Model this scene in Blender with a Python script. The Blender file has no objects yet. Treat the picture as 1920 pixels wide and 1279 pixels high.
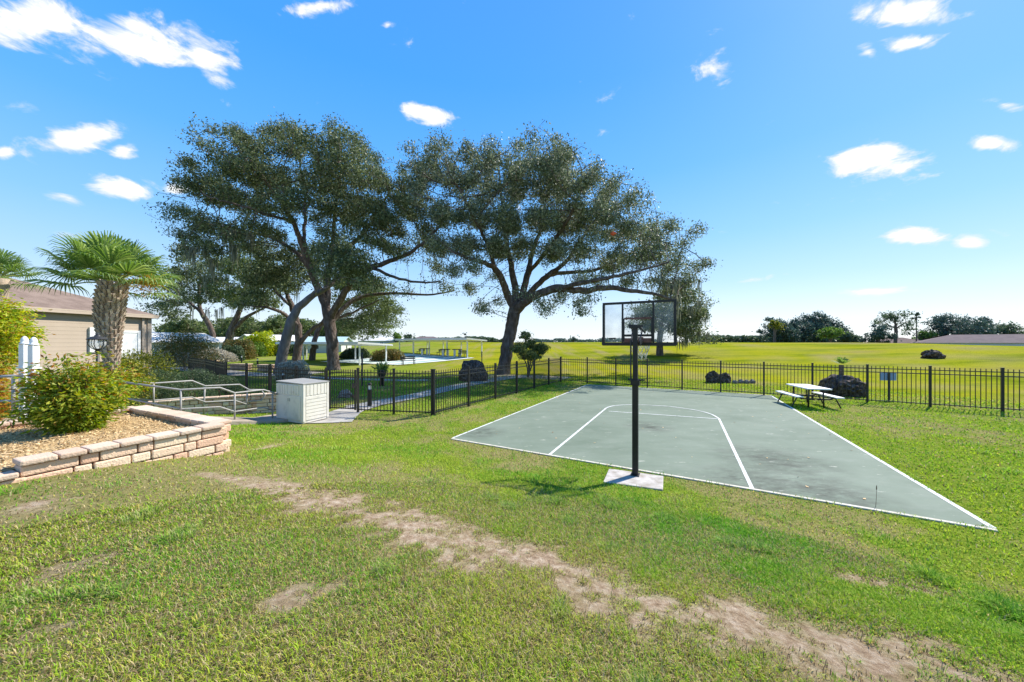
import bpy, bmesh, math, random
import numpy as np
from mathutils import Vector, Matrix
random.seed(7)
RNG = np.random.default_rng(11)
S = bpy.context.scene
COL = S.collection
R = math.radians
# ------------------------------------------------------------------ camera
CAMZ = 2.42; FPX = 640.0; CX = 960.0; HY = 642.0
cd = bpy.data.cameras.new('camera'); cd.sensor_width = 36; cd.lens = 36*FPX/1920
cd.shift_y = 2.5/1920; cd.clip_start = .05; cd.clip_end = 4000
cam = bpy.data.objects.new('camera', cd); COL.objects.link(cam)
cam.location = (0, 0, CAMZ); cam.rotation_euler = (R(90), 0, 0)
S.camera = cam
S.view_settings.view_transform = 'Standard'; S.view_settings.look = 'None'
S.view_settings.exposure = 0.85; S.view_settings.gamma = 1
S.cycles.max_bounces = 6; S.cycles.transparent_max_bounces = 12
# ------------------------------------------------------------------ sun
SUN_AZ = R(55); SUN_EL = R(46)          # azimuth to the right of the view axis
sd = Vector((math.sin(SUN_AZ)*math.cos(SUN_EL), math.cos(SUN_AZ)*math.cos(SUN_EL), math.sin(SUN_EL)))
sl = bpy.data.lights.new('sun', 'SUN'); sl.energy = 4.6; sl.angle = R(.53); sl.color = (1, .945, .86)
so = bpy.data.objects.new('sun', sl); COL.objects.link(so); so.location = (30, 20, 60)
so.rotation_euler = sd.to_track_quat('Z', 'Y').to_euler()
# ------------------------------------------------------------------ world
def N(nt, t, **kw):
    n = nt.nodes.new(t)
    for k, v in kw.items():
        if k.startswith('i_'):
            n.inputs[k[2:].replace('_', ' ')].default_value = v
        else: setattr(n, k, v)
    return n
def build_world():
    w = bpy.data.worlds.new('World'); S.world = w; w.use_nodes = True
    nt = w.node_tree; nt.nodes.clear(); L = nt.links.new
    out = N(nt, 'ShaderNodeOutputWorld'); bg = N(nt, 'ShaderNodeBackground'); bg.inputs['Strength'].default_value = .12
    sky = N(nt, 'ShaderNodeTexSky', sky_type='NISHITA', sun_disc=False)
    sky.sun_elevation = SUN_EL; sky.sun_rotation = SUN_AZ
    sky.air_density = 1.0; sky.dust_density = 0.6; sky.ozone_density = 1.0; sky.altitude = 0
    tc = N(nt, 'ShaderNodeTexCoord'); nrm = N(nt, 'ShaderNodeVectorMath', operation='NORMALIZE')
    L(tc.outputs['Generated'], nrm.inputs[0]); D = nrm.outputs[0]
    sep = N(nt, 'ShaderNodeSeparateXYZ'); L(D, sep.inputs[0])
    # the air thickens to white at the horizon and is a deep blue overhead
    ramp = N(nt, 'ShaderNodeValToRGB'); L(sep.outputs['Z'], ramp.inputs[0])
    e = ramp.color_ramp.elements
    e[0].position = 0; e[0].color = (.77, .85, .92, 1); e[1].position = 1; e[1].color = (.05, .25, .75, 1)
    for p, c in ((.06, (.66, .79, .93)), (.15, (.41, .66, .96)), (.26, (.235, .55, .99)), (.42, (.10, .425, 1)), (.60, (.046, .34, .96))):
        q = e.new(p); q.color = (*c, 1)
    gain = N(nt, 'ShaderNodeVectorMath', operation='SCALE'); L(ramp.outputs[0], gain.inputs[0]); gain.inputs['Scale'].default_value = 5.6
    mix = N(nt, 'ShaderNodeMix', data_type='RGBA'); mix.inputs['Factor'].default_value = .86
    L(sky.outputs[0], mix.inputs['A']); L(gain.outputs[0], mix.inputs['B'])
    clouds = [(60,40,150,62,0,1),(250,75,170,52,8,1),(385,105,70,32,25,.9),(145,258,95,27,-6,1.05),(240,281,34,16,0,.9),(225,352,74,27,3,1),
              (795,212,68,20,17,.95),(605,12,85,18,-6,.8),(1650,303,115,38,0,1.1),(1860,270,62,20,5,1),(1718,445,58,18,0,1),(1820,454,36,15,0,.95),
              (1705,25,120,34,0,.95),(1712,80,72,20,-8,.85),(1335,130,40,34,20,.42),(1880,195,40,12,8,.55),(1645,546,70,10,-4,.5),(1630,100,24,18,30,.6),
              (130,372,44,14,15,.42),(728,46,16,10,0,.6),(400,146,44,16,15,.5),(330,355,34,12,0,.55),(5,286,20,12,0,.7),(1415,525,36,8,0,.35),
              (-300,200,160,50,0,1),(2300,160,170,50,0,1)]
    m = None
    for (px, py, rx, ry, rot, wt) in clouds:
        c = Vector(((px-CX)/FPX, 1, (HY-py)/FPX)); ln = c.length; c.normalize()
        a = R(rot); c0, s0 = math.cos(a), math.sin(a)
        e1 = Vector(((px+rx*c0-CX)/FPX, 1, (HY-py-rx*s0)/FPX)).normalized()-c; e2 = Vector(((px+ry*s0-CX)/FPX, 1, (HY-py+ry*c0)/FPX)).normalized()-c
        g11, g12, g22 = e1.dot(e1), e1.dot(e2), e2.dot(e2); dt = g11*g22-g12*g12
        rx *= 1.0; r2 = (e1*g22-e2*g12)/dt; u2 = (e2*g11-e1*g12)/dt          # the cloud's own axes on the sky dome
        k2 = Vector((r2.dot(c), u2.dot(c)))
        d1 = N(nt, 'ShaderNodeVectorMath', operation='DOT_PRODUCT'); L(D, d1.inputs[0]); d1.inputs[1].default_value = r2
        d2 = N(nt, 'ShaderNodeVectorMath', operation='DOT_PRODUCT'); L(D, d2.inputs[0]); d2.inputs[1].default_value = u2
        d3 = N(nt, 'ShaderNodeVectorMath', operation='DOT_PRODUCT'); L(D, d3.inputs[0]); d3.inputs[1].default_value = c
        back = N(nt, 'ShaderNodeMath', operation='LESS_THAN'); L(d3.outputs['Value'], back.inputs[0]); back.inputs[1].default_value = .2
        cb = N(nt, 'ShaderNodeCombineXYZ'); L(d1.outputs['Value'], cb.inputs[0]); L(d2.outputs['Value'], cb.inputs[1])
        of = N(nt, 'ShaderNodeVectorMath', operation='SUBTRACT'); L(cb.outputs[0], of.inputs[0]); of.inputs[1].default_value = (k2.x, k2.y, 0)
        b9 = N(nt, 'ShaderNodeMath', operation='MULTIPLY'); L(back.outputs[0], b9.inputs[0]); b9.inputs[1].default_value = 99; L(b9.outputs[0], cb.inputs[2])
        le = N(nt, 'ShaderNodeVectorMath', operation='LENGTH'); L(of.outputs[0], le.inputs[0])
        mr = N(nt, 'ShaderNodeMapRange'); L(le.outputs['Value'], mr.inputs['Value'])
        mr.inputs['From Min'].default_value = 0; mr.inputs['From Max'].default_value = 1.85; mr.inputs['To Min'].default_value = wt; mr.inputs['To Max'].default_value = -.6*wt
        if m is None: m = mr.outputs[0]
        else:
            mx = N(nt, 'ShaderNodeMath', operation='SMOOTH_MAX'); mx.inputs[2].default_value = .15; L(m, mx.inputs[0]); L(mr.outputs[0], mx.inputs[1]); m = mx.outputs[0]
    no = N(nt, 'ShaderNodeTexNoise', noise_dimensions='3D'); no.inputs['Scale'].default_value = 13; no.inputs['Detail'].default_value = 9; no.inputs['Roughness'].default_value = .62; no.inputs['Distortion'].default_value = .35
    vs = N(nt, 'ShaderNodeVectorMath', operation='MULTIPLY'); L(D, vs.inputs[0]); vs.inputs[1].default_value = (1, 1, 2.2); L(vs.outputs[0], no.inputs['Vector'])
    ad = N(nt, 'ShaderNodeMath', operation='MULTIPLY_ADD'); L(no.outputs[0], ad.inputs[0]); ad.inputs[1].default_value = 2.3; ad.inputs[2].default_value = -1.32
    sm = N(nt, 'ShaderNodeMath', operation='ADD'); L(ad.outputs[0], sm.inputs[0]); L(m, sm.inputs[1])
    mk = N(nt, 'ShaderNodeMapRange', interpolation_type='SMOOTHSTEP'); L(sm.outputs[0], mk.inputs['Value']); mk.inputs['From Min'].default_value = -.05; mk.inputs['From Max'].default_value = .5
    # cloud body: white with faint blue-grey hollows
    cr = N(nt, 'ShaderNodeMapRange'); L(sm.outputs[0], cr.inputs['Value']); cr.inputs['From Min'].default_value = .2; cr.inputs['From Max'].default_value = 1.25; cr.inputs['To Min'].default_value = 4.6; cr.inputs['To Max'].default_value = 7.4
    wc = N(nt, 'ShaderNodeVectorMath', operation='SCALE'); wc.inputs[0].default_value = (.97, .985, 1); L(cr.outputs[0], wc.inputs['Scale'])
    mc = N(nt, 'ShaderNodeMix', data_type='RGBA'); L(mk.outputs[0], mc.inputs['Factor']); L(mix.outputs['Result'], mc.inputs['A']); L(wc.outputs[0], mc.inputs['B'])
    L(mc.outputs['Result'], bg.inputs['Color']); L(bg.outputs[0], out.inputs['Surface'])
    w.cycles.sampling_method = 'MANUAL'; w.cycles.sample_map_resolution = 512
build_world()
# ------------------------------------------------------------------ numeric helpers
def ss(a, b, x):
    t = np.clip((np.asarray(x, float)-a)/(b-a), 0, 1); return t*t*(3-2*t)
def _h(ix, iy, s):
    n = (ix*374761393 + iy*668265263 + s*974634533) & 0x7fffffff
    n = ((n ^ (n >> 13))*1274126177) & 0x7fffffff
    n = n ^ (n >> 16)
    return (n & 0xffff)/65535.0
def vnoise(x, y, s=0):
    x = np.asarray(x, float); y = np.asarray(y, float)
    ix = np.floor(x).astype(np.int64); iy = np.floor(y).astype(np.int64)
    fx = x-ix; fy = y-iy; fx = fx*fx*(3-2*fx); fy = fy*fy*(3-2*fy)
    a = _h(ix, iy, s); b = _h(ix+1, iy, s); c = _h(ix, iy+1, s); d = _h(ix+1, iy+1, s)
    return (a*(1-fx)+b*fx)*(1-fy)+(c*(1-fx)+d*fx)*fy
def fbm(x, y, s=0, o=4):
    v = 0; a = .5; t = 0
    for k in range(o):
        v = v+a*vnoise(x*2**k, y*2**k, s+k*17); t += a; a *= .55
    return v/t
UX, UY = math.sin(R(27)), math.cos(R(27))
def T(x, y):
    x = np.asarray(x, float); y = np.asarray(y, float)
    q = UX*x+UY*y; d = 6.9-q
    z = (.75+.13*ss(-3.2, -5.8, x))*ss(.2, 6.2, d)
    a = x/np.maximum(y, 1)
    fld = 2.45*ss(22, 75, q)*(1-.30*ss(54, 74, x))*ss(-.56, -.30, a)*ss(0, 8, y)
    fld = fld*(1-.75*ss(80, 170, q))
    z = z+fld
    z = z+ss(40, 100, np.hypot(x, y))*(fbm(x*.06, y*.06, 5, 3)-.5)*.5
    z = z+.05*(fbm(x*.5, y*.5, 9, 3)-.5)*ss(.3, 2, d)
    return z
def P(px, py, Y): return np.array(((px-CX)/FPX*Y, Y, CAMZ-(py-HY)/FPX*Y))
def X(px, Y): return (px-CX)/FPX*Y
def G(px, py, z0=None):
    z = 0.0 if z0 is None else z0
    Y = 10
    for _ in range(30):
        Y = FPX*(CAMZ-z)/max(py-HY, 1e-3)
        if z0 is not None: break
        z = .5*z+.5*float(T(X(px, Y), Y))
    return np.array((X(px, Y), Y, z))
def Tz(x, y): return float(T(x, y))
# ------------------------------------------------------------------ mesh helpers
class MB:
    def __init__(s): s.v = []; s.f = []
    def add(s, vs, fs):
        o = len(s.v); s.v += [tuple(map(float, p)) for p in vs]; s.f += [tuple(i+o for i in f) for f in fs]
    def box(s, c, d, rz=0, M=None):
        a, b, h = d[0]/2, d[1]/2, d[2]/2; ca, sa = math.cos(rz), math.sin(rz); vs = []
        for k in (-1, 1):
            for (i, j) in ((-1,-1),(1,-1),(1,1),(-1,1)):
                x, y = i*a, j*b; vs.append((c[0]+x*ca-y*sa, c[1]+x*sa+y*ca, c[2]+k*h))
        s.add(vs, [(3,2,1,0),(4,5,6,7),(0,1,5,4),(1,2,6,5),(2,3,7,6),(3,0,4,7)])
    def bar(s, p, q, w, h=None, up=(0,0,1)):
        h = h or w; p = Vector(p); q = Vector(q); d = (q-p).normalized(); up = Vector(up)
        if abs(d.dot(up)) > .98: up = Vector((UX, UY, 0))
        sd_ = d.cross(up).normalized(); u = sd_.cross(d); vs = []
        for b in (p, q):
            for (i, j) in ((-1,-1),(1,-1),(1,1),(-1,1)): vs.append(b+sd_*i*w/2+u*j*h/2)
        s.add(vs, [(3,2,1,0),(4,5,6,7),(0,1,5,4),(1,2,6,5),(2,3,7,6),(3,0,4,7)])
    def tube(s, pts, rad, n=8, cap=True):
        pts = [Vector(p) for p in pts]; m = len(pts)
        if not hasattr(rad, '__len__'): rad = [rad]*m
        ref = Vector((.31, .17, .93)); o = len(s.v); prev = None
        for i, p in enumerate(pts):
            d = (pts[min(i+1, m-1)]-pts[max(i-1, 0)])
            d = d.normalized() if d.length > 1e-9 else Vector((0,0,1))
            if prev is None:
                a = d.cross(ref if abs(d.dot(ref)) < .95 else Vector((1,0,0))).normalized()
            else:
                a = prev-d*prev.dot(d); a = a.normalized() if a.length > 1e-6 else d.cross(ref).normalized()
            prev = a; b = d.cross(a)
            for k in range(n):
                t = 2*math.pi*k/n; s.v.append(tuple(p+(a*math.cos(t)+b*math.sin(t))*rad[i]))
        for i in range(m-1):
            for k in range(n):
                k2 = (k+1) % n; s.f.append((o+i*n+k, o+i*n+k2, o+(i+1)*n+k2, o+(i+1)*n+k))
        if cap:
            s.f.append(tuple(o+k for k in reversed(range(n)))); s.f.append(tuple(o+(m-1)*n+k for k in range(n)))
    def lathe(s, c, prof, n=20):
        o = len(s.v)
        for (r, z) in prof:
            for k in range(n):
                t = 2*math.pi*k/n; s.v.append((c[0]+r*math.cos(t), c[1]+r*math.sin(t), c[2]+z))
        for i in range(len(prof)-1):
            for k in range(n):
                k2 = (k+1) % n; s.f.append((o+i*n+k, o+i*n+k2, o+(i+1)*n+k2, o+(i+1)*n+k))
        s.f.append(tuple(o+k for k in reversed(range(n)))); s.f.append(tuple(o+(len(prof)-1)*n+k for k in range(n)))
    def slab(s, poly, z0, z1):
        n = len(poly); zz = lambda z, i: z[i] if hasattr(z, '__len__') else z
        s.add([(p[0], p[1], zz(z0, i)) for i, p in enumerate(poly)]+[(p[0], p[1], zz(z1, i)) for i, p in enumerate(poly)],
              [tuple(reversed(range(n))), tuple(range(n, 2*n))]+[(i, (i+1) % n, n+(i+1) % n, n+i) for i in range(n)])
    def poly(s, pts): s.add(pts, [tuple(range(len(pts)))])
    def mesh(s, name, org=(0,0,0), bevel=0, seg=2):
        me = bpy.data.meshes.new(name)
        me.from_pydata([(a-org[0], b-org[1], c-org[2]) for a, b, c in s.v], [], s.f); me.update()
        if bevel:
            bm = bmesh.new(); bm.from_mesh(me)
            bmesh.ops.recalc_face_normals(bm, faces=bm.faces)
            bmesh.ops.bevel(bm, geom=bm.edges[:], offset=bevel, segments=seg, affect='EDGES', profile=.6, clamp_overlap=True)
            bm.to_mesh(me); bm.free(); me.update()
        return me
def np_mesh(name, V, F, smooth=False):
    V = np.asarray(V, np.float32); F = np.asarray(F, np.int32); k = F.shape[1]
    me = bpy.data.meshes.new(name); me.vertices.add(len(V)); me.vertices.foreach_set('co', V.ravel())
    me.loops.add(F.size); me.loops.foreach_set('vertex_index', F.ravel())
    me.polygons.add(len(F)); me.polygons.foreach_set('loop_start', np.arange(0, F.size, k, dtype=np.int32))
    if smooth: me.polygons.foreach_set('use_smooth', np.ones(len(F), bool))
    me.update(calc_edges=True); return me
ORG = {}
def tag(o, label=None, cat=None, group=None, kind=None):
    if label: o['label'] = label
    if cat: o['category'] = cat
    if group: o['group'] = group
    if kind: o['kind'] = kind
    return o
def thing(name, label, cat, loc=(0,0,0), group=None, rz=0):
    o = bpy.data.objects.new(name, None); COL.objects.link(o); o.location = [float(a) for a in loc]; o.rotation_euler = (0,0,rz)
    o.empty_display_size = .2
    ORG[o.name] = tuple(float(a) for a in loc) if not rz else (0,0,0)
    return tag(o, label, cat, group)
def obj(name, mb, m, parent=None, bevel=0, smooth=False, seg=2):
    org = (0,0,0)
    p = parent
    while p is not None:
        if p.name in ORG: org = ORG[p.name]
        p = p.parent
    if isinstance(mb, MB): me = mb.mesh(name, org, bevel, seg)
    else:
        me = mb
        if any(org): me.transform(Matrix.Translation(-Vector(org)))
    if smooth: me.shade_smooth()
    me.materials.append(m)
    o = bpy.data.objects.new(name, me); COL.objects.link(o); o.parent = parent
    return o
def single(name, mb, m, label, cat, group=None, bevel=0, smooth=False, loc=(0,0,0)):
    if isinstance(mb, MB): me = mb.mesh(name, loc, bevel)
    else:
        me = mb; me.transform(Matrix.Translation(-Vector([float(a) for a in loc])))
    if smooth: me.shade_smooth()
    me.materials.append(m); o = bpy.data.objects.new(name, me); COL.objects.link(o); o.location = [float(a) for a in loc]
    return tag(o, label, cat, group)
def struct(name, mb, m, bevel=0, smooth=False, kind='structure'):
    o = obj(name, mb, m, None, bevel, smooth); o['kind'] = kind; return o
def copy_tree(o, parent=None):
    c = o.copy(); COL.objects.link(c); c.parent = parent
    for ch in list(o.children): copy_tree(ch, c)
    return c
# ------------------------------------------------------------------ materials
def mat(name, c1, c2=None, scale=8, *a, bdist=.02, **k):
    m = mat_(name, c1, c2, scale, *a, **k)
    for n in m.node_tree.nodes:
        if n.type == 'BUMP': n.inputs['Distance'].default_value = bdist
    return m
def mat_(name, c1, c2=None, scale=8, rough=.7, spec=.3, metal=0, bump=0, bscale=None, detail=5, island=0, pos=True, stretch=None, c3=None, trans=0, thr=(.35, .65)):
    m = bpy.data.materials.new(name); m.use_nodes = True; nt = m.node_tree; L = nt.links.new
    b = nt.nodes['Principled BSDF']; b.inputs['Roughness'].default_value = rough; b.inputs['Specular IOR Level'].default_value = spec; b.inputs['Metallic'].default_value = metal
    tc = N(nt, 'ShaderNodeTexCoord'); vec = tc.outputs['Object']
    if stretch:
        mp = N(nt, 'ShaderNodeMapping'); mp.inputs['Scale'].default_value = stretch; L(vec, mp.inputs[0]); vec = mp.outputs[0]
    c2 = c2 or tuple(x*.85 for x in c1)
    no = N(nt, 'ShaderNodeTexNoise'); no.inputs['Scale'].default_value = scale; no.inputs['Detail'].default_value = detail; no.inputs['Roughness'].default_value = .6; L(vec, no.inputs['Vector'])
    rp = N(nt, 'ShaderNodeValToRGB'); e = rp.color_ramp.elements; e[0].position = thr[0]; e[1].position = thr[1]; e[0].color = (*c1, 1); e[1].color = (*c2, 1)
    if c3: q = e.new(.5*(thr[0]+thr[1])); q.color = (*c3, 1)
    fac = no.outputs[0]
    if island:
        ge = N(nt, 'ShaderNodeNewGeometry'); mm = N(nt, 'ShaderNodeMix', data_type='FLOAT'); mm.inputs[0].default_value = island
        L(no.outputs[0], mm.inputs[2]); L(ge.outputs['Random Per Island'], mm.inputs[3]); fac = mm.outputs[0]
    L(fac, rp.inputs[0]); L(rp.outputs[0], b.inputs['Base Color'])
    if bump:
        n2 = N(nt, 'ShaderNodeTexNoise'); n2.inputs['Scale'].default_value = bscale or scale*3; n2.inputs['Detail'].default_value = 6; L(vec, n2.inputs['Vector'])
        bp = N(nt, 'ShaderNodeBump'); bp.inputs['Strength'].default_value = bump; bp.inputs['Distance'].default_value = .02; L(n2.outputs[0], bp.inputs['Height']); L(bp.outputs[0], b.inputs['Normal'])
    if trans:
        tr = N(nt, 'ShaderNodeBsdfTranslucent'); hs = N(nt, 'ShaderNodeHueSaturation'); hs.inputs['Value'].default_value = 1.35; hs.inputs['Saturation'].default_value = 1.15
        L(rp.outputs[0], hs.inputs['Color']); L(hs.outputs[0], tr.inputs['Color'])
        ms = N(nt, 'ShaderNodeMixShader'); ms.inputs[0].default_value = trans; L(b.outputs[0], ms.inputs[1]); L(tr.outputs[0], ms.inputs[2])
        L(ms.outputs[0], nt.nodes['Material Output'].inputs['Surface'])
    return m
def leafmat(name, c1, c2, c3=None, trans=.3, rough=.5, spec=.22):
    return mat(name, c1, c2, .8, rough, spec, island=.75, c3=c3, trans=trans, thr=(.15, .85))
M = dict(
 black=mat('black_aluminium', (.012,.012,.013), (.02,.02,.021), 20, .4, .4),
 pole=mat('black_paint_chipped', (.010,.010,.011), (.022,.020,.019), 14, .42, .4, thr=(.45, .8)),
 dark=mat('dark_iron', (.025,.026,.028), (.04,.04,.042), 12, .5, .4),
 conc=mat('concrete', (.40,.375,.34), (.30,.28,.25), 2.2, .9, .2, bump=.3, bscale=60, c3=(.36,.34,.305)),
 concpad=mat('white_concrete_pad', (.52,.48,.44), (.30,.265,.22), 6, .9, .2, bump=.3, bscale=70),
 line=mat('worn_white_paint', (.64,.64,.61), (.33,.36,.31), 7, .8, .2, thr=(.48,.72), detail=9),
 edge=mat('pale_concrete_edge', (.62,.57,.48), (.46,.42,.33), 6, .9, .2),
 block=mat('tumbled_paver_block', (.68,.41,.27), (.80,.63,.44), 5, .9, .15, bump=.6, bscale=45, island=.7, c3=(.74,.52,.36), thr=(.2,.8)),
 cap=mat('paver_cap', (.55,.39,.28), (.66,.52,.39), 5, .9, .15, bump=.5, bscale=45, island=.6, thr=(.2,.8)),
 mulch=mat('pine_chip_mulch', (.50,.34,.17), (.22,.13,.06), 22, .95, .1, bump=1, bscale=60, c3=(.52,.36,.17)),
 chip=mat('mulch_chips', (.66,.46,.25), (.24,.14,.065), 9, .9, .1, island=.95, c3=(.68,.49,.24), thr=(.1,.9)),
 galv=mat('galvanised_pipe', (.36,.34,.31), (.28,.265,.24), 15, .5, .4),
 resin=mat('beige_resin', (.76,.705,.61), (.46,.41,.33), 5, .55, .35, thr=(.52,.95), detail=8),
 resinlid=mat('grey_resin_lid', (.34,.33,.30), (.28,.27,.25), 5, .6, .3),
 white=mat('white_paint', (.80,.80,.78), (.72,.72,.70), 3, .5, .35),
 vinyl=mat('white_vinyl', (.82,.81,.79), (.74,.73,.70), 5, .4, .4),
 rock=mat('lava_rock', (.028,.020,.018), (.19,.145,.125), 7, .9, .2, bump=1, bscale=12, c3=(.07,.052,.046)),
 greyrock=mat('grey_rock', (.30,.27,.24), (.16,.13,.12), 4, .9, .2, bump=.8, bscale=10),
 bark=mat('oak_bark', (.085,.062,.050), (.19,.155,.135), 5, .95, .1, bump=1, bscale=9, bdist=.10, stretch=(1,1,.35), c3=(.12,.092,.078)),
 greybark=mat('grey_oak_bark', (.13,.11,.098), (.215,.19,.17), 4, .95, .1, bump=1, bscale=9, bdist=.07, stretch=(1,1,.35)),
 oak=leafmat('oak_leaf', (.044,.063,.025), (.26,.295,.155), (.105,.136,.056), .26),
 oak2=leafmat('oak_leaf_grey', (.052,.073,.036), (.34,.375,.25), (.137,.170,.096), .24),
 oak3=leafmat('oak_leaf_green', (.06,.09,.025), (.22,.26,.10), (.12,.155,.055), .34),
 far=leafmat('far_leaf', (.05,.085,.055), (.16,.21,.12), (.09,.135,.075), .25),
 farblue=leafmat('far_leaf_bluish', (.04,.075,.065), (.125,.18,.135), (.07,.115,.09), .2),
 fargreen=leafmat('far_leaf_bright', (.09,.17,.03), (.22,.30,.07), (.14,.23,.045), .3),
 moss=leafmat('spanish_moss', (.10,.11,.08), (.25,.25,.19), (.16,.17,.12), .3, .9, .1),
 nand=leafmat('nandina_leaf', (.10,.19,.02), (.42,.42,.05), (.24,.31,.03), .42),
 nandred=leafmat('nandina_red_leaf', (.34,.13,.03), (.50,.36,.06), (.42,.22,.04), .4),
 yel=leafmat('yellow_green_leaf', (.20,.32,.02), (.62,.56,.05), (.36,.43,.03), .42),
 hedge=leafmat('dark_hedge_leaf', (.04,.07,.03), (.13,.17,.09), (.075,.115,.05), .2),
 varieg=leafmat('variegated_hedge_leaf', (.08,.12,.02), (.36,.33,.05), (.20,.21,.03), .3),
 redbush=leafmat('reddish_bush_leaf', (.07,.10,.03), (.28,.17,.06), (.15,.15,.045), .3),
 greyshrub=leafmat('dry_grey_leaf', (.34,.31,.24), (.60,.55,.45), (.46,.42,.34), .25, .9, .1),
 palm=leafmat('palm_leaf', (.085,.16,.03), (.32,.40,.13), (.18,.27,.065), .38, .4, .5),
 boot=mat('palm_boot', (.58,.47,.37), (.26,.19,.14), 6, .95, .1, bump=.6, bscale=30, island=.6, c3=(.42,.33,.25), thr=(.15,.85)),
 fruit=leafmat('palm_fruit_stalk', (.30,.13,.02), (.50,.27,.05), (.40,.20,.03), .2, .9, .1),
 petiole=mat('palm_petiole', (.20,.26,.06), (.30,.34,.11), 4, .5, .3),
 siding=mat('beige_siding', (.44,.36,.28), (.39,.32,.245), .6, .85, .05),
 shingle=mat('brown_shingle', (.25,.19,.155), (.18,.135,.11), 2.4, 1, 0, bump=.5, bscale=30, c3=(.22,.165,.135)),
 farroof=mat('mauve_shingle', (.19,.145,.135), (.15,.115,.11), 1, .95, .1),
 whiteroof=mat('white_metal_roof', (.70,.68,.64), (.62,.60,.56), .5, .8, .05),
 tealroof=mat('teal_roof', (.42,.55,.54), (.36,.48,.47), .6, .6, .3),
 housew=mat('pale_house_wall', (.60,.60,.55), (.52,.52,.47), .4, .8, .2),
 houseb=mat('pale_blue_house_wall', (.55,.62,.64), (.48,.55,.57), .4, .8, .2),
 glassd=mat('dark_window', (.03,.035,.04), (.06,.065,.07), 2, .12, .6),
 lane=mat('shuffle_lane_teal', (.26,.38,.36), (.34,.44,.42), 1, .8, .2),
 slabw=mat('pale_court_slab', (.70,.72,.68), (.60,.63,.58), .6, .9, .2),
 bluesign=mat('blue_sign_back', (.30,.38,.52), (.24,.32,.46), 6, .5, .3),
 orange=mat('orange_plastic', (.75,.14,.07), (.60,.10,.05), 8, .5, .4),
 net=mat('white_net_cord', (.72,.70,.64), (.52,.50,.45), 20, .9, .1),
 rust=mat('rusty_red_bar', (.13,.055,.045), (.20,.10,.085), 9, .7, .3),
 terracotta=mat('pinkish_block', (.58,.40,.30), (.50,.34,.25), 2, .9, .2),
 dirt=mat('sandy_dirt', (.42,.35,.27), (.26,.21,.15), 2, .95, .1, bump=.5, bscale=20, c3=(.36,.30,.23)),
 stem=mat('brown_stem', (.13,.085,.055), (.22,.15,.10), 8, .9, .1),
)
def siding_mat():
    m = M['siding']; nt = m.node_tree; L = nt.links.new; b = nt.nodes['Principled BSDF']
    tc = N(nt, 'ShaderNodeTexCoord'); sp = N(nt, 'ShaderNodeSeparateXYZ'); L(tc.outputs['Object'], sp.inputs[0])
    mu = N(nt, 'ShaderNodeMath', operation='MULTIPLY'); L(sp.outputs['Z'], mu.inputs[0]); mu.inputs[1].default_value = 1/.16
    fr = N(nt, 'ShaderNodeMath', operation='FRACT'); L(mu.outputs[0], fr.inputs[0])
    bp = N(nt, 'ShaderNodeBump'); bp.inputs['Strength'].default_value = 1; bp.inputs['Distance'].default_value = .03; bp.invert = True
    L(fr.outputs[0], bp.inputs['Height']); L(bp.outputs[0], b.inputs['Normal'])
siding_mat()
def glass_mat():
    m = bpy.data.materials.new('acrylic_board'); m.use_nodes = True; nt = m.node_tree; L = nt.links.new
    b = nt.nodes['Principled BSDF']; b.inputs['Base Color'].default_value = (.55,.58,.60,1); b.inputs['Roughness'].default_value = .25
    tr = N(nt, 'ShaderNodeBsdfTransparent'); tr.inputs[0].default_value = (.95,.96,.97,1)
    ms = N(nt, 'ShaderNodeMixShader'); no = N(nt, 'ShaderNodeTexNoise'); no.inputs['Scale'].default_value = 5; no.inputs['Detail'].default_value = 6
    tc = N(nt, 'ShaderNodeTexCoord'); L(tc.outputs['Object'], no.inputs['Vector'])
    mr = N(nt, 'ShaderNodeMapRange'); L(no.outputs[0], mr.inputs[0]); mr.inputs['From Min'].default_value = .3; mr.inputs['From Max'].default_value = .8; mr.inputs['To Min'].default_value = .03; mr.inputs['To Max'].default_value = .24
    L(mr.outputs[0], ms.inputs[0]); L(tr.outputs[0], ms.inputs[1]); L(b.outputs[0], ms.inputs[2]); L(ms.outputs[0], nt.nodes['Material Output'].inputs[0])
    return m
M['acrylic'] = glass_mat()
def clear_mat():
    m = bpy.data.materials.new('lantern_glass'); m.use_nodes = True; nt = m.node_tree; L = nt.links.new
    b = nt.nodes['Principled BSDF']; b.inputs['Base Color'].default_value = (.8,.82,.84,1); b.inputs['Roughness'].default_value = .05
    tr = N(nt, 'ShaderNodeBsdfTransparent'); ms = N(nt, 'ShaderNodeMixShader'); ms.inputs[0].default_value = .35
    L(tr.outputs[0], ms.inputs[1]); L(b.outputs[0], ms.inputs[2]); L(ms.outputs[0], nt.nodes['Material Output'].inputs[0]); return m
M['glass'] = clear_mat()
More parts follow.
